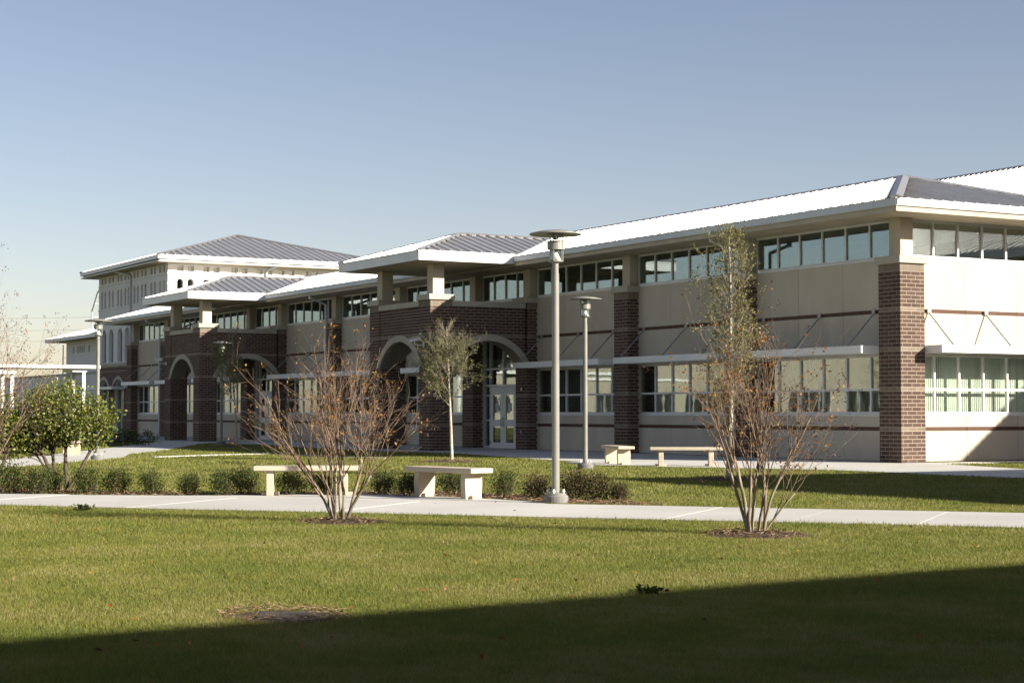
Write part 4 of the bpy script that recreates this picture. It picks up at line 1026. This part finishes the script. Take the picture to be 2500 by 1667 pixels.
class Tree:
    def __init__(s, seed): s.rg = random.Random(seed); s.wood = MB(); s.twig = MB(); s.leaves = MB(); s.pods = MB(); s.tips = []
    def limb(s, p, d, L, r0, r1, up=0.0, wob=0.12, seg=0.12, n=5, target='twig'):
        k = max(2, int(L / seg)); pts = [p.copy()]; ds = [d.copy()]; rad = [r0]
        for i in range(k):
            d = rot_about(d, abs(s.rg.gauss(0, wob)), s.rg.uniform(0, 6.283)); d = (d + Vector((0, 0, up))).normalized()
            p = p + d * (L / k); pts.append(p.copy()); ds.append(d.copy()); rad.append(r0 + (r1 - r0) * (i + 1) / k)
        tube_chain(getattr(s, target), pts, rad, n)
        return pts, ds, rad
    def spread(s, p, d, L, r, lvl, P):
        """recursive twigs. P: per level dicts"""
        q = P[lvl]; pts, ds, rad = s.limb(p, d, L, r, r * q.get('taper', 0.55), q.get('up', 0.03), q.get('wob', 0.12), q.get('seg', 0.1), q.get('n', 4), q.get('target', 'twig'))
        if lvl + 1 < len(P):
            nc = q['kids']; nc = int(nc) + (1 if s.rg.random() < nc - int(nc) else 0)
            for c in range(nc):
                t = q.get('t0', 0.3) + (1 - q.get('t0', 0.3)) * (c + s.rg.random()) / max(1, nc)
                i = min(len(pts) - 2, int(t * (len(pts) - 1))); f = t * (len(pts) - 1) - i
                pp = pts[i].lerp(pts[i + 1], max(0, min(1, f)))
                dd = rot_about(ds[i], R(s.rg.uniform(*q['ang'])), s.rg.uniform(0, 6.283))
                if 'flat' in q and dd.z < q['flat']: dd = Vector((dd.x, dd.y, abs(dd.z) * 0.5 + q['flat'])).normalized()
                s.spread(pp, dd, L * s.rg.uniform(*q['len']) * (1.0 - 0.35 * t * q.get('fall', 0)), rad[i] * q.get('rk', 0.6), lvl + 1, P)
            if q.get('lead', True) and lvl + 1 < len(P) - 0: s.tips.append((pts[-1], ds[-1]))
        else:
            s.tips.append((pts[-1], ds[-1]))
            if q.get('mid'):
                for i in range(1, len(pts) - 1): s.tips.append((pts[i], ds[i]))
def finish_tree(t, T, wood, twig, leafm, podm='pod', wood_name='trunk', crown='leaves'):
    if T.wood.v: T.wood.build(wood_name, wood, t, smooth=True)
    if T.twig.v: structure(T.twig.build('twigs', twig, t, smooth=True), 'stuff')
    if T.leaves.v: structure(T.leaves.build(crown, leafm, t), 'stuff')
    if T.pods.v: structure(T.pods.build('seed_pods', podm, t), 'stuff')

def crape(base, label, seed, stems, H, leafp, podp, spreadk=1.0, leafs=0.045, lowleaf=False):
    """bare multi-stemmed tree: every main stem is a part"""
    t = thing('crape_myrtle', label, 'tree', base, 'bare multi stem trees')
    T = Tree(seed); rg = T.rg; B = Vector(base)
    P = [dict(kids=4.1, t0=0.22, ang=(12, 34), len=(0.42, 0.74), up=0.035, wob=0.085, seg=0.11, n=5, rk=0.58, taper=0.40),
         dict(kids=3.3, t0=0.18, ang=(16, 42), len=(0.42, 0.72), up=0.03, wob=0.11, seg=0.08, n=4, rk=0.66, taper=0.5),
         dict(kids=1.7, t0=0.2, ang=(20, 52), len=(0.36, 0.66), up=0.02, wob=0.15, seg=0.06, n=3, rk=0.75, taper=0.6),
         dict(kids=0, ang=(0, 0), len=(0, 0), up=0.02, wob=0.18, seg=0.05, n=3, taper=0.7)]
    for (az, lean, h, r) in stems:
        T.wood = MB()
        a = R(az); p0 = B + Vector((0.07 * math.cos(a), 0.07 * math.sin(a), -0.03))
        d = Vector((math.cos(a) * math.sin(R(lean)), math.sin(a) * math.sin(R(lean)), math.cos(R(lean))))
        L1 = h * 0.42
        pts, ds, rad = T.limb(p0, d, L1, r, r * 0.66, 0.012, 0.105, 0.09, 7, 'wood')
        T.wood.build('stem', 'bark_pale', t, smooth=True)
        for k in range(3 if rg.random() < 0.6 else 4):
            i = len(pts) - 1 - (k if k else 0) * rg.randint(1, 2); i = max(2, i)
            dd = rot_about(ds[i], R(rg.uniform(6, 24) * spreadk), rg.uniform(0, 6.283))
            T.spread(pts[i], dd, h * rg.uniform(0.46, 0.60), rad[i] * (0.68 if k == 0 else 0.54), 0, P)
    for p, d in T.tips:
        u = rg.random()
        if u < leafp:
            for q in range(rg.randint(2, 6)):
                pp = p + Vector((rg.gauss(0, .025), rg.gauss(0, .025), rg.gauss(0, .025))); leaf(T.leaves, pp, rot_about(d, R(rg.uniform(20, 90)), rg.uniform(0, 6.28)), leafs * rg.uniform(.6, 1.25), leafs * 0.55, rg)
        elif u < leafp + podp:
            for q in range(rg.randint(3, 7)):
                pp = p + d * rg.uniform(0, 0.07) + Vector((rg.gauss(0, .018), rg.gauss(0, .018), rg.gauss(0, .018))); leaf(T.pods, pp, rot_about(d, R(rg.uniform(20, 90)), rg.uniform(0, 6.28)), 0.022, 0.016, rg)
    T.wood = MB(); finish_tree(t, T, 'bark_pale', 'bark_twig', 'leaf_autumn'); return t
view_r = 60.4    # direction (deg) that points right in the picture
crape((15.28, -22.29, 0.02), 'bare multi stem tree with orange tipped twigs before the concrete benches', 21,
      [(view_r + 180, 13, 1.66, 0.026), (view_r + 195, 21, 1.50, 0.020), (view_r + 150, 7, 1.82, 0.024), (view_r + 90, 7, 1.78, 0.020), (view_r + 20, 10, 1.82, 0.023), (view_r - 5, 17, 1.62, 0.022), (view_r - 60, 9, 1.6, 0.018), (view_r + 230, 10, 1.55, 0.016)], 2.26, 0.12, 0.16, 0.95, 0.042)
crape((19.37, -19.41, 0.02), 'bare multi stem tree with brown twigs standing nearest at right', 8,
      [(view_r + 185, 7, 1.78, 0.024), (view_r + 165, 11, 1.7, 0.020), (view_r + 120, 5, 1.85, 0.020), (view_r + 60, 5, 1.8, 0.018), (view_r, 8, 1.75, 0.020), (view_r - 15, 13, 1.6, 0.018), (view_r + 215, 10, 1.5, 0.016), (view_r + 10, 21, 1.35, 0.012)], 2.33, 0.20, 0.16, 0.72, 0.042)
lv = atpx(-75, 25.5)
crape((lv.x, lv.y, 0.0), 'bare twiggy tree whose branches reach in at the far left edge', 33,
      [(view_r + 180, 10, 2.2, 0.028), (view_r + 20, 9, 2.5, 0.026), (view_r - 20, 15, 2.35, 0.024), (view_r + 60, 8, 2.5, 0.024), (view_r, 21, 2.1, 0.022), (view_r + 10, 5, 2.55, 0.02)], 2.9, 0.04, 0.5, 0.9)

def slim_tree():
    base = (6.84, -10.45, 0.02); t = thing('slim_tree', 'slim tree with pale lichen covered trunk and narrow olive crown', 'tree', base)
    T = Tree(4); rg = T.rg; B = Vector(base)
    pts, ds, rad = T.limb(B + Vector((0, 0, -0.05)), Vector((0.0, 0.0, 1)), 4.7, 0.070, 0.012, 0.06, 0.022, 0.12, 9, 'wood')
    P = [dict(kids=4.5, t0=0.2, ang=(25, 60), len=(0.35, 0.6), up=0.10, wob=0.14, seg=0.07, n=4, rk=0.6, taper=0.4),
         dict(kids=2.6, t0=0.2, ang=(25, 60), len=(0.4, 0.7), up=0.06, wob=0.18, seg=0.05, n=3, rk=0.6, taper=0.5),
         dict(kids=0, ang=(0, 0), len=(0, 0), up=0.05, wob=0.2, seg=0.04, n=3, mid=True)]
    z = 1.35
    while z < 4.65:
        i = min(len(pts) - 2, int(z / 4.7 * (len(pts) - 1))); az = rg.uniform(0, 6.283)
        d = rot_about(Vector((0, 0, 1)), R(rg.uniform(32, 62)), az); f = (z - 1.35) / 3.3
        L = (0.78 * (1 - f) ** 0.5 + 0.26) * rg.uniform(0.65, 1.15) * (0.75 if z < 1.8 else 1)
        T.spread(pts[i], d, L, 0.011 * (1 - 0.5 * f), 0, P); z += rg.uniform(0.028, 0.06)
    for p, d in T.tips:
        if rg.random() < 0.7:
            for q in range(rg.randint(1, 4)):
                leaf(T.leaves, p + Vector((rg.gauss(0, .02), rg.gauss(0, .02), rg.gauss(0, .02))), rot_about(d, R(rg.uniform(15, 80)), rg.uniform(0, 6.28)), rg.uniform(.035, .06), rg.uniform(.018, .028), rg)
    finish_tree(t, T, 'bark_lichen', 'oak_twig', 'leaf_olive')
slim_tree()
def oak(base, label, seed, H, clear, dens, leafp, halfw, lsz=1.0, tw=1.0):
    t = thing('young_oak', label, 'tree', base, 'young oaks on the lawn'); T = Tree(seed); rg = T.rg; B = Vector(base)
    pts, ds, rad = T.limb(B + Vector((0, 0, -0.05)), Vector((0.0, 0.0, 1)), H * 0.92, 0.050, 0.004, 0.05, 0.03, 0.12, 8, 'wood')
    P = [dict(kids=7.5, t0=0.12, ang=(18, 46), len=(0.30, 0.58), up=0.05, wob=0.10, seg=0.08, n=4, rk=0.55, taper=0.35),
         dict(kids=5.0, t0=0.12, ang=(18, 46), len=(0.35, 0.62), up=0.03, wob=0.13, seg=0.06, n=3, rk=0.6, taper=0.5),
         dict(kids=2.4, t0=0.2, ang=(25, 50), len=(0.4, 0.7), up=0.02, wob=0.16, seg=0.05, n=3, rk=0.7, taper=0.7),
         dict(kids=0, ang=(0, 0), len=(0, 0), up=0.02, wob=0.2, seg=0.045, n=3, mid=True)]
    z = clear; dz = (H * 0.92 - clear) / dens
    while z < H * 0.9:
        i = min(len(pts) - 2, int(z / (H * 0.92) * (len(pts) - 1))); f = (z - clear) / (H - clear)
        d = rot_about(Vector((0, 0, 1)), R(rg.uniform(44, 66) * (1 - 0.45 * f)), rg.uniform(0, 6.283))
        L = halfw * (1.2 * (1 - f) ** 1.0 + 0.16) * rg.uniform(0.75, 1.15) * (0.8 + 0.6 * min(f * 4, 0.5))
        T.spread(pts[i], d, L, 0.0125 * tw * (1 - 0.5 * f), 0, P); z += dz * rg.uniform(0.6, 1.4)
    for p, d in T.tips:
        f = (p.z - B.z - clear) / (H - clear)
        if rg.random() < leafp * (1.0 if f < 0.5 else max(0.04, 1.0 - (f - 0.5) * 3.2)):
            for q in range(rg.randint(2, 4)):
                leaf(T.leaves, p, rot_about(d, R(rg.uniform(10, 60)), rg.uniform(0, 6.28)), rg.uniform(.035, .06) * lsz, rg.uniform(.012, .019) * lsz, rg)
    finish_tree(t, T, 'bark_oak', 'oak_twig', 'leaf_oak')
oak((-7.09, -9.1, 0.02), 'young oak with pale thin trunk before the nearer brick portico', 6, 3.9, 1.55, 22, 1.0, 0.88, 0.95)
oak((-29.1, -6.7, 0.02), 'shaded young oak with sunlit top before the farther brick portico', 16, 4.9, 1.75, 15, 0.8, 0.95, 1.35, 1.2)

def leafy_bush(name, label, cat, base, trunks, crown, nleaf, lsz, seed, lm, wood, lw=0.55, group=None, twigs=220):
    """crown: list of (dx,dy,dz,rx,ry,rz) lobes; leaves near lobe surfaces in clumps"""
    t = thing(name, label, cat, base, group); T = Tree(seed); rg = T.rg; B = Vector(base)
    ends = []
    for (az, lean, L, r) in trunks:
        a = R(az); d = Vector((math.cos(a) * math.sin(R(lean)), math.sin(a) * math.sin(R(lean)), math.cos(R(lean))))
        pts, ds, rad = T.limb(B + Vector((0.06 * math.cos(a), 0.06 * math.sin(a), -0.04)), d, L, r, r * 0.55, 0.0, 0.10, 0.10, 7, 'wood'); ends += [(pts[k], rad[k]) for k in range(max(1, len(pts) // 2), len(pts))]
    wsum = [c[3] * c[4] * c[5] for c in crown]
    clumps = []
    for k in range(int(nleaf / 26)):
        c = rg.choices(crown, wsum)[0]
        while True:
            v = Vector((rg.uniform(-1, 1), rg.uniform(-1, 1), rg.uniform(-1, 1)))
            if 0.30 < v.length < 1: break
        v = v * (0.62 + 0.38 * rg.random()) / max(v.length, 0.62) if v.length > 0.62 else v
        clumps.append((B + Vector((c[0] + v.x * c[3], c[1] + v.y * c[4], c[2] + v.z * c[5])), v.normalized(), (c[3] + c[4] + c[5]) / 3))
    for k, (p, o, s_) in enumerate(clumps):
        if k < twigs and ends:
            e, r = min(ends, key=lambda q: (q[0] - p).length + rg.uniform(0, 0.3)); m = e.lerp(p, 0.5) + Vector((rg.gauss(0, .04), rg.gauss(0, .04), rg.gauss(0, .04) - 0.03))
            tube_chain(T.twig, [e, m, p], [max(0.006, r * 0.45), 0.0055, 0.0025], 4)
        cr = 0.10 * (0.6 + s_)
        for q in range(26):
            pp = p + Vector((rg.gauss(0, cr), rg.gauss(0, cr), rg.gauss(0, cr * 0.8)))
            d = (o * 0.5 + Vector((rg.gauss(0, .6), rg.gauss(0, .6), rg.gauss(0.15, .6)))).normalized()
            leaf(T.leaves, pp, d, lsz * rg.uniform(.7, 1.25), lsz * lw, rg)
    finish_tree(t, T, wood, wood, lm); return t
rx = Vector((0.4938, 0.8687))          # picture-right on the ground
fw2 = Vector((-0.8687, 0.4938))        # away from the camera
def off2(r, f, z): return (rx.x * r + fw2.x * f, rx.y * r + fw2.y * f, z)
leafy_bush('green_bush', 'big yellow green leafy bush with several dark trunks at left', 'bush', (4.72, -22.6, 0.0),
           [(view_r + 180, 24, 0.75, 0.045), (view_r + 170, 14, 0.8, 0.04), (view_r + 60, 10, 0.8, 0.045), (view_r, 34, 0.95, 0.035), (view_r + 190, 40, 0.7, 0.028)],
           [(*off2(0.0, 0.0, 1.28), 0.62, 0.55, 0.46), (*off2(-0.52, 0.1, 1.12), 0.52, 0.5, 0.50), (*off2(0.42, 0.05, 1.12), 0.44, 0.42, 0.42), (*off2(-0.80, 0.15, 1.0), 0.38, 0.4, 0.36), (*off2(0.66, 0.0, 0.95), 0.22, 0.24, 0.26), (*off2(0.05, -0.1, 0.92), 0.4, 0.35, 0.16), (*off2(0.1, 0, 1.62), 0.26, 0.2, 0.16), (*off2(-0.35, 0, 1.58), 0.2, 0.2, 0.14), (*off2(0.78, 0, 1.12), 0.14, 0.16, 0.12), (*off2(-0.55, -0.1, 0.72), 0.3, 0.25, 0.14)],
           9000, 0.056, 5, 'leaf_bush', 'bark_dark', 0.62)
leafy_bush('green_bush', 'leafy green bush cut by the far left edge', 'bush', (4.35, -23.75, 0.0),
           [(view_r + 180, 20, 0.7, 0.04), (view_r, 25, 0.7, 0.04), (view_r + 90, 15, 0.8, 0.04)],
           [(*off2(0, 0, 1.18), 0.55, 0.5, 0.48), (*off2(0.3, 0.1, 0.85), 0.4, 0.4, 0.36), (*off2(-0.5, 0, 1.0), 0.5, 0.5, 0.5)], 7000, 0.055, 6, 'leaf_bush', 'bark_dark', 0.62)
a = atpx(125, 62)
leafy_bush('background_tree', 'small yellowing tree behind the big green bush', 'tree', (a.x, a.y, 0), [(0, 5, 1.6, 0.06), (120, 14, 1.7, 0.05), (240, 16, 1.6, 0.05)],
           [(0, 0, 2.05, 0.65, 0.65, 0.55), (-0.3, -0.5, 1.7, 0.6, 0.6, 0.5), (0.3, .5, 1.75, 0.65, 0.65, 0.5), (-0.1, -0.05, 2.75, 0.22, 0.22, 0.3)], 2400, 0.06, 9, 'leaf_oak', 'bark_dark', 0.5)
leafy_bush('dark_shrub', 'dark rounded shrub in shade left of the farther portico', 'shrub', (-33.4, -9.6, 0.0), [(0, 20, 0.4, 0.03), (150, 25, 0.4, 0.03)],
           [(*off2(0, 0, 0.32), 0.5, 0.5, 0.30), (*off2(0.65, 0, 0.28), 0.45, 0.45, 0.28), (*off2(-0.6, 0, 0.25), 0.4, 0.4, 0.26)], 1900, 0.07, 10, 'leaf_shrub', 'bark_dark')
# hedge row of low shrubs: a few shared shapes, each shrub its own thing
def shrub_proto(seed, lm, sparse=1.0):
    return leafy_bush('low_shrub', 'x', 'shrub', (0, 0, 0), [(k * 72 + seed * 31, 28 + 9 * (k % 2), 0.24, 0.011) for k in range(5)],
                      [(0, 0, 0.25, 0.27, 0.27, 0.20), (0.14, 0.05, 0.20, 0.20, 0.20, 0.16), (-0.13, -0.06, 0.22, 0.21, 0.21, 0.17), (0.03, 0.12, 0.33, 0.12, 0.12, 0.10)], int(2300 * sparse), 0.043, seed, lm, 'bark_dark', 0.5, 'low shrubs along the walk', 40)
SH = {'g': [shrub_proto(41, 'leaf_shrub'), shrub_proto(42, 'leaf_shrub', 0.85)], 'r': [shrub_proto(43, 'leaf_rusty'), shrub_proto(44, 'leaf_rusty', 0.8)]}
def groundpt(px, depth): v = atpx(px, depth); return v
SHR = [(22, 27.7, 'g', 1.25, 'dark green shrub at the far left edge under the leafy bush'), (92, 27.6, 'g', 1.1, 'dark green shrub beside the trunks of the big bush'),
       (128, 28.2, 'g', 0.95, 'small dark shrub tucked behind the shrub at the big bush trunks'), (212, 27.8, 'g', 1.12, 'green shrub just right of the big bush trunks'),
       (285, 28.0, 'g', 1.12, 'green shrub with a few red leaves, two left of the lone round shrub'), (368, 27.8, 'g', 0.92, 'paler green shrub next left of the lone round shrub'),
       (465, 27.6, 'g', 0.98, 'lone round green shrub standing apart, left of the benches'), (548, 27.3, 'g', 1.05, 'dark green shrub left of the half hidden bench'),
       (600, 27.9, 'g', 1.0, 'dark green shrub touching the left leg of the half hidden bench'), (712, 27.5, 'g', 1.0, 'green shrub seen under the half hidden bench'),
       (790, 27.7, 'g', 0.92, 'green shrub behind the stems of the bare tree by the benches'), (938, 27.5, 'g', 1.1, 'larger of the two green shrubs between the near benches'),
       (995, 27.1, 'g', 0.9, 'smaller darker shrub against the left leg of the sunlit bench'), (1105, 27.6, 'g', 1.05, 'shrub with bare stems seen under the sunlit bench'),
       (1232, 27.0, 'g', 0.95, 'green shrub just right of the sunlit bench'), (1310, 26.4, 'r', 1.05, 'rusty brown shrub left of the tall lamp post base'),
       (1400, 26.0, 'r', 1.12, 'rusty green shrub just right of the tall lamp post base'), (1455, 25.9, 'r', 1.1, 'rusty green shrub second right of the tall lamp post'),
       (1512, 25.7, 'r', 0.72, 'smallest shrub at the right end of the low row')]
used_p = set(); rs = random.Random(9)
for px, dp, kd, sc_, lab in SHR:
    v = groundpt(px, dp); pi = rs.randint(0, 1); pr = SH[kd][pi]
    if pr.name not in used_p: o = pr; used_p.add(pr.name); o['label'] = lab; o.location = (v.x, v.y, 0.0); o.rotation_euler = (0, 0, rs.uniform(0, 6.28))
    else: o = copy_thing(pr, (v.x, v.y, 0.0), rs.uniform(0, 6.28), lab)
    o.scale = (sc_ * rs.uniform(.60, .74), sc_ * rs.uniform(.60, .74), sc_ * rs.uniform(0.74, 0.90))
for kd in SH:
    for pr in SH[kd]:
        if pr.name not in used_p:
            for c in list(pr.children): bpy.data.objects.remove(c)
            bpy.data.objects.remove(pr)

# ================================================================== GRASS AND STRAW
def in_poly(X, Y, poly):
    ins = np.zeros(len(X), bool); n = len(poly)
    for i in range(n):
        x1, y1 = poly[i]; x2, y2 = poly[(i + 1) % n]
        c = ((y1 > Y) != (y2 > Y)) & (X < (x2 - x1) * (Y - y1) / ((y2 - y1) if y2 != y1 else 1e-9) + x1); ins ^= c
    return ins
NR = np.random.default_rng(7)
def walk_side(X, Y): return (X - W0.x) * wn.x + (Y - W0.y) * wn.y
NOISE = [(NR.uniform(0.15, 1.1), NR.uniform(0, 6.28), NR.uniform(0, 6.28)) for _ in range(14)]
def lump(X, Y):
    s_ = np.zeros(len(X))
    for k, a, ph in NOISE: s_ += np.sin(k * 2.2 * (X * math.cos(a) + Y * math.sin(a)) + ph)
    return s_ / 6.0
def grass(name, n, d0, d1, h0, h1, wfac, dpow, half=18.2):
    ang = math.radians(150.385) + np.radians(NR.uniform(-half, half, n)); u = NR.random(n)
    d = d0 * (d1 / d0) ** u if dpow == 1 else np.sqrt(d0 * d0 + (d1 * d1 - d0 * d0) * u)
    X = CAM.x + np.cos(ang) * d; Y = CAM.y + np.sin(ang) * d
    ws = walk_side(X, Y); keep = (ws < -0.015) | (ws > 2.965)
    keep &= ~in_poly(X, Y, pts) & ~in_poly(X, Y, bed) & ~in_poly(X, Y, apron)
    keep &= ~in_poly(X, Y, PATH)
    for (cx, cy, rx_, ry_) in MULCH:
        q = ((X - cx) / rx_) ** 2 + ((Y - cy) / ry_) ** 2; keep &= (q > 0.85) | (NR.random(n) < np.clip(q - 0.35, 0, 1) * 0.5)
    X, Y, d = X[keep], Y[keep], d[keep]; m = len(X)
    lp = lump(X, Y); h = NR.uniform(h0, h1, m) * (1 + 0.30 * lp) * np.where(NR.random(m) < 0.03, 1.5, 1.0)
    edge = np.abs(np.where(walk_side(X, Y) < 0, -walk_side(X, Y), walk_side(X, Y) - 2.95)); h *= 1 + 0.5 * np.exp(-edge / 0.12)
    a = NR.uniform(0, 2 * np.pi, m); wd = (0.0019 + wfac * d) * NR.uniform(0.7, 1.3, m)
    lean = NR.uniform(0.15, 1.15, m) * h; la = NR.uniform(0, 2 * np.pi, m)
    v = np.empty((m, 3, 3), np.float32)
    v[:, 0, 0] = X - np.cos(a) * wd; v[:, 0, 1] = Y - np.sin(a) * wd; v[:, 0, 2] = -0.004
    v[:, 1, 0] = X + np.cos(a) * wd; v[:, 1, 1] = Y + np.sin(a) * wd; v[:, 1, 2] = -0.004
    v[:, 2, 0] = X + np.cos(la) * lean; v[:, 2, 1] = Y + np.sin(la) * lean; v[:, 2, 2] = h
    me = bpy.data.meshes.new(name); me.vertices.add(3 * m); me.loops.add(3 * m); me.polygons.add(m)
    me.vertices.foreach_set('co', v.ravel()); me.loops.foreach_set('vertex_index', np.arange(3 * m, dtype=np.int32))
    me.polygons.foreach_set('loop_start', np.arange(0, 3 * m, 3, dtype=np.int32)); me.polygons.foreach_set('loop_total', np.full(m, 3, np.int32))
    me.update(calc_edges=True); me.materials.append(M['grass']); o = bpy.data.objects.new(name, me); link(o); return o
o = grass('grass', 1450000, 7.6, 26.5, 0.015, 0.037, 0.00010, 1); structure(o, 'stuff'); tag(o, 'sunlit and shaded lawn grass in front of and around the concrete walk', 'grass')
o = grass('grass', 420000, 19.0, 75.0, 0.025, 0.048, 0.00018, 1); structure(o, 'stuff'); tag(o, 'lawn grass between the shrubs and the brick building', 'grass')
def straw(n):
    mb = MB(); rg = random.Random(2)
    P_ = np.array(bed); x0, y0 = P_.min(0); x1, y1 = P_.max(0); k = 0
    while k < n:
        x, y = rg.uniform(x0, x1), rg.uniform(y0, y1)
        if not in_poly(np.array([x]), np.array([y]), bed)[0]: continue
        d = Vector((rg.gauss(0, 1), rg.gauss(0, 1), rg.gauss(0.1, .25))).normalized(); leaf(mb, Vector((x, y, 0.018 + rg.random() * 0.03)), d, rg.uniform(.05, .13), 0.010, rg); k += 1
    for (cx, cy, rx_, ry_) in MULCH:
        for q in range(700 if rx_ < 0.45 else 420 if rx_ < 0.8 else 500):
            a = rg.uniform(0, 6.28); f = rg.random() ** 0.5; d = Vector((rg.gauss(0, 1), rg.gauss(0, 1), rg.gauss(0.1, .25))).normalized()
            f = f if rx_ > 0.45 else 0.45 + 0.75 * f
            leaf(mb, Vector((cx + rx_ * f * math.cos(a), cy + ry_ * f * math.sin(a), 0.012 + (0.05 * (1 - f * f) if rx_ > 0.45 else 0.012) + rg.random() * 0.015)), d, rg.uniform(.03, .10), 0.009 if rx_ > 0.45 else 0.005, rg)
    o = mb.build('pine_straw', 'straw'); structure(o, 'stuff'); tag(o, 'brown pine straw and mulch under the shrubs and trees', 'mulch')
straw(4200)

# weeds, fallen leaves and a small wall light
def weed(x, y, label, seed, sc=1.0):
    t = thing('weed', label, 'weed', (x, y, 0)); rg = random.Random(seed); mb = MB(); sb = MB()
    for k in range(110):
        a = rg.uniform(0, 6.28); r = abs(rg.gauss(0, 0.075)) * sc; h = rg.uniform(0.015, 0.075) * sc
        p = Vector((x + r * math.cos(a), y + r * math.sin(a), h)); leaf(mb, p, Vector((math.cos(a), math.sin(a), rg.uniform(0.1, 0.9))), rg.uniform(.03, .06), 0.026, rg)
        if k % 4 == 0: sb.tube((x, y, 0), p, 0.003, 0.002, 4)
    structure(mb.build('leaves', 'leaf_shrub', t), 'stuff'); structure(sb.build('stalks', 'bark_dark', t), 'stuff')
for (px, py, lab, sd, sc) in ((207, 1247, 'leafy weed at the near edge of the concrete walk at left', 1, 1.0), (1583, 1450, 'dark leafy weed at the edge of the shadow on the near lawn', 2, 0.6)):
    dpt = (CAM.z) * 4338.0 / (py - 1008); v = atpx(px, dpt); weed(v.x, v.y, lab, sd, sc)
rg = random.Random(77); mb = MB()
for k in range(260):
    d_ = 9 + 22 * rg.random(); v = atpx(rg.uniform(-100, 2600), d_)
    if abs((v.x - W0.x) * wn.x + (v.y - W0.y) * wn.y - 1.47) < 1.5 and rg.random() < 0.8: continue
    leaf(mb, Vector((v.x, v.y, 0.03 + 0.02 * rg.random())), Vector((rg.gauss(0, 1), rg.gauss(0, 1), rg.gauss(0, .4))), rg.uniform(.03, .055), 0.022, rg)
o = mb.build('fallen_leaves', 'leaf_autumn'); structure(o, 'stuff'); tag(o, 'scattered brown fallen leaves on the near lawn', 'leaves')
wl = thing('wall_light', 'small wall light on the last brick pillar before the white tower', 'light', (-63.7, -0.01, 2.75))
mb = MB(); mb.box(-63.78, -63.62, -0.05, -0.01, 2.65, 2.85); mb.build('back_plate', 'dark_metal', wl); mb = MB(); mb.lathe([(0.0, 0), (0.08, 0.0), (0.10, 0.12), (0.0, 0.14)], 12, (-63.7, -0.16, 2.68)); mb.build('shade', 'white_metal', wl)

# trees on the far side of the court (seen mirrored in the windows)
for k, (x, y, h) in enumerate(((-30, -39, 1.25), (-46, -40, 1.5), (-61, -38.5, 1.3), (-74, -40, 1.45))):
    leafy_bush('court_tree', ('nearest', 'second', 'third', 'farthest')[k] + ' leafy tree before the opposite wing, mirrored in the windows', 'tree', (x, y, 0), [(0, 4, 1.5 * h, 0.07), (120, 14, 1.6 * h, 0.05)],
               [(0, 0, 2.3 * h, 1.1 * h, 1.1 * h, 0.9 * h), (0.5, 0.4, 1.9 * h, 0.8, 0.8, 0.6), (-0.6, -0.3, 2.0 * h, 0.8, 0.8, 0.7)], 1500, 0.13, 60 + k, 'leaf_olive', 'bark_dark', 0.6, 'trees before the opposite wing', 30)
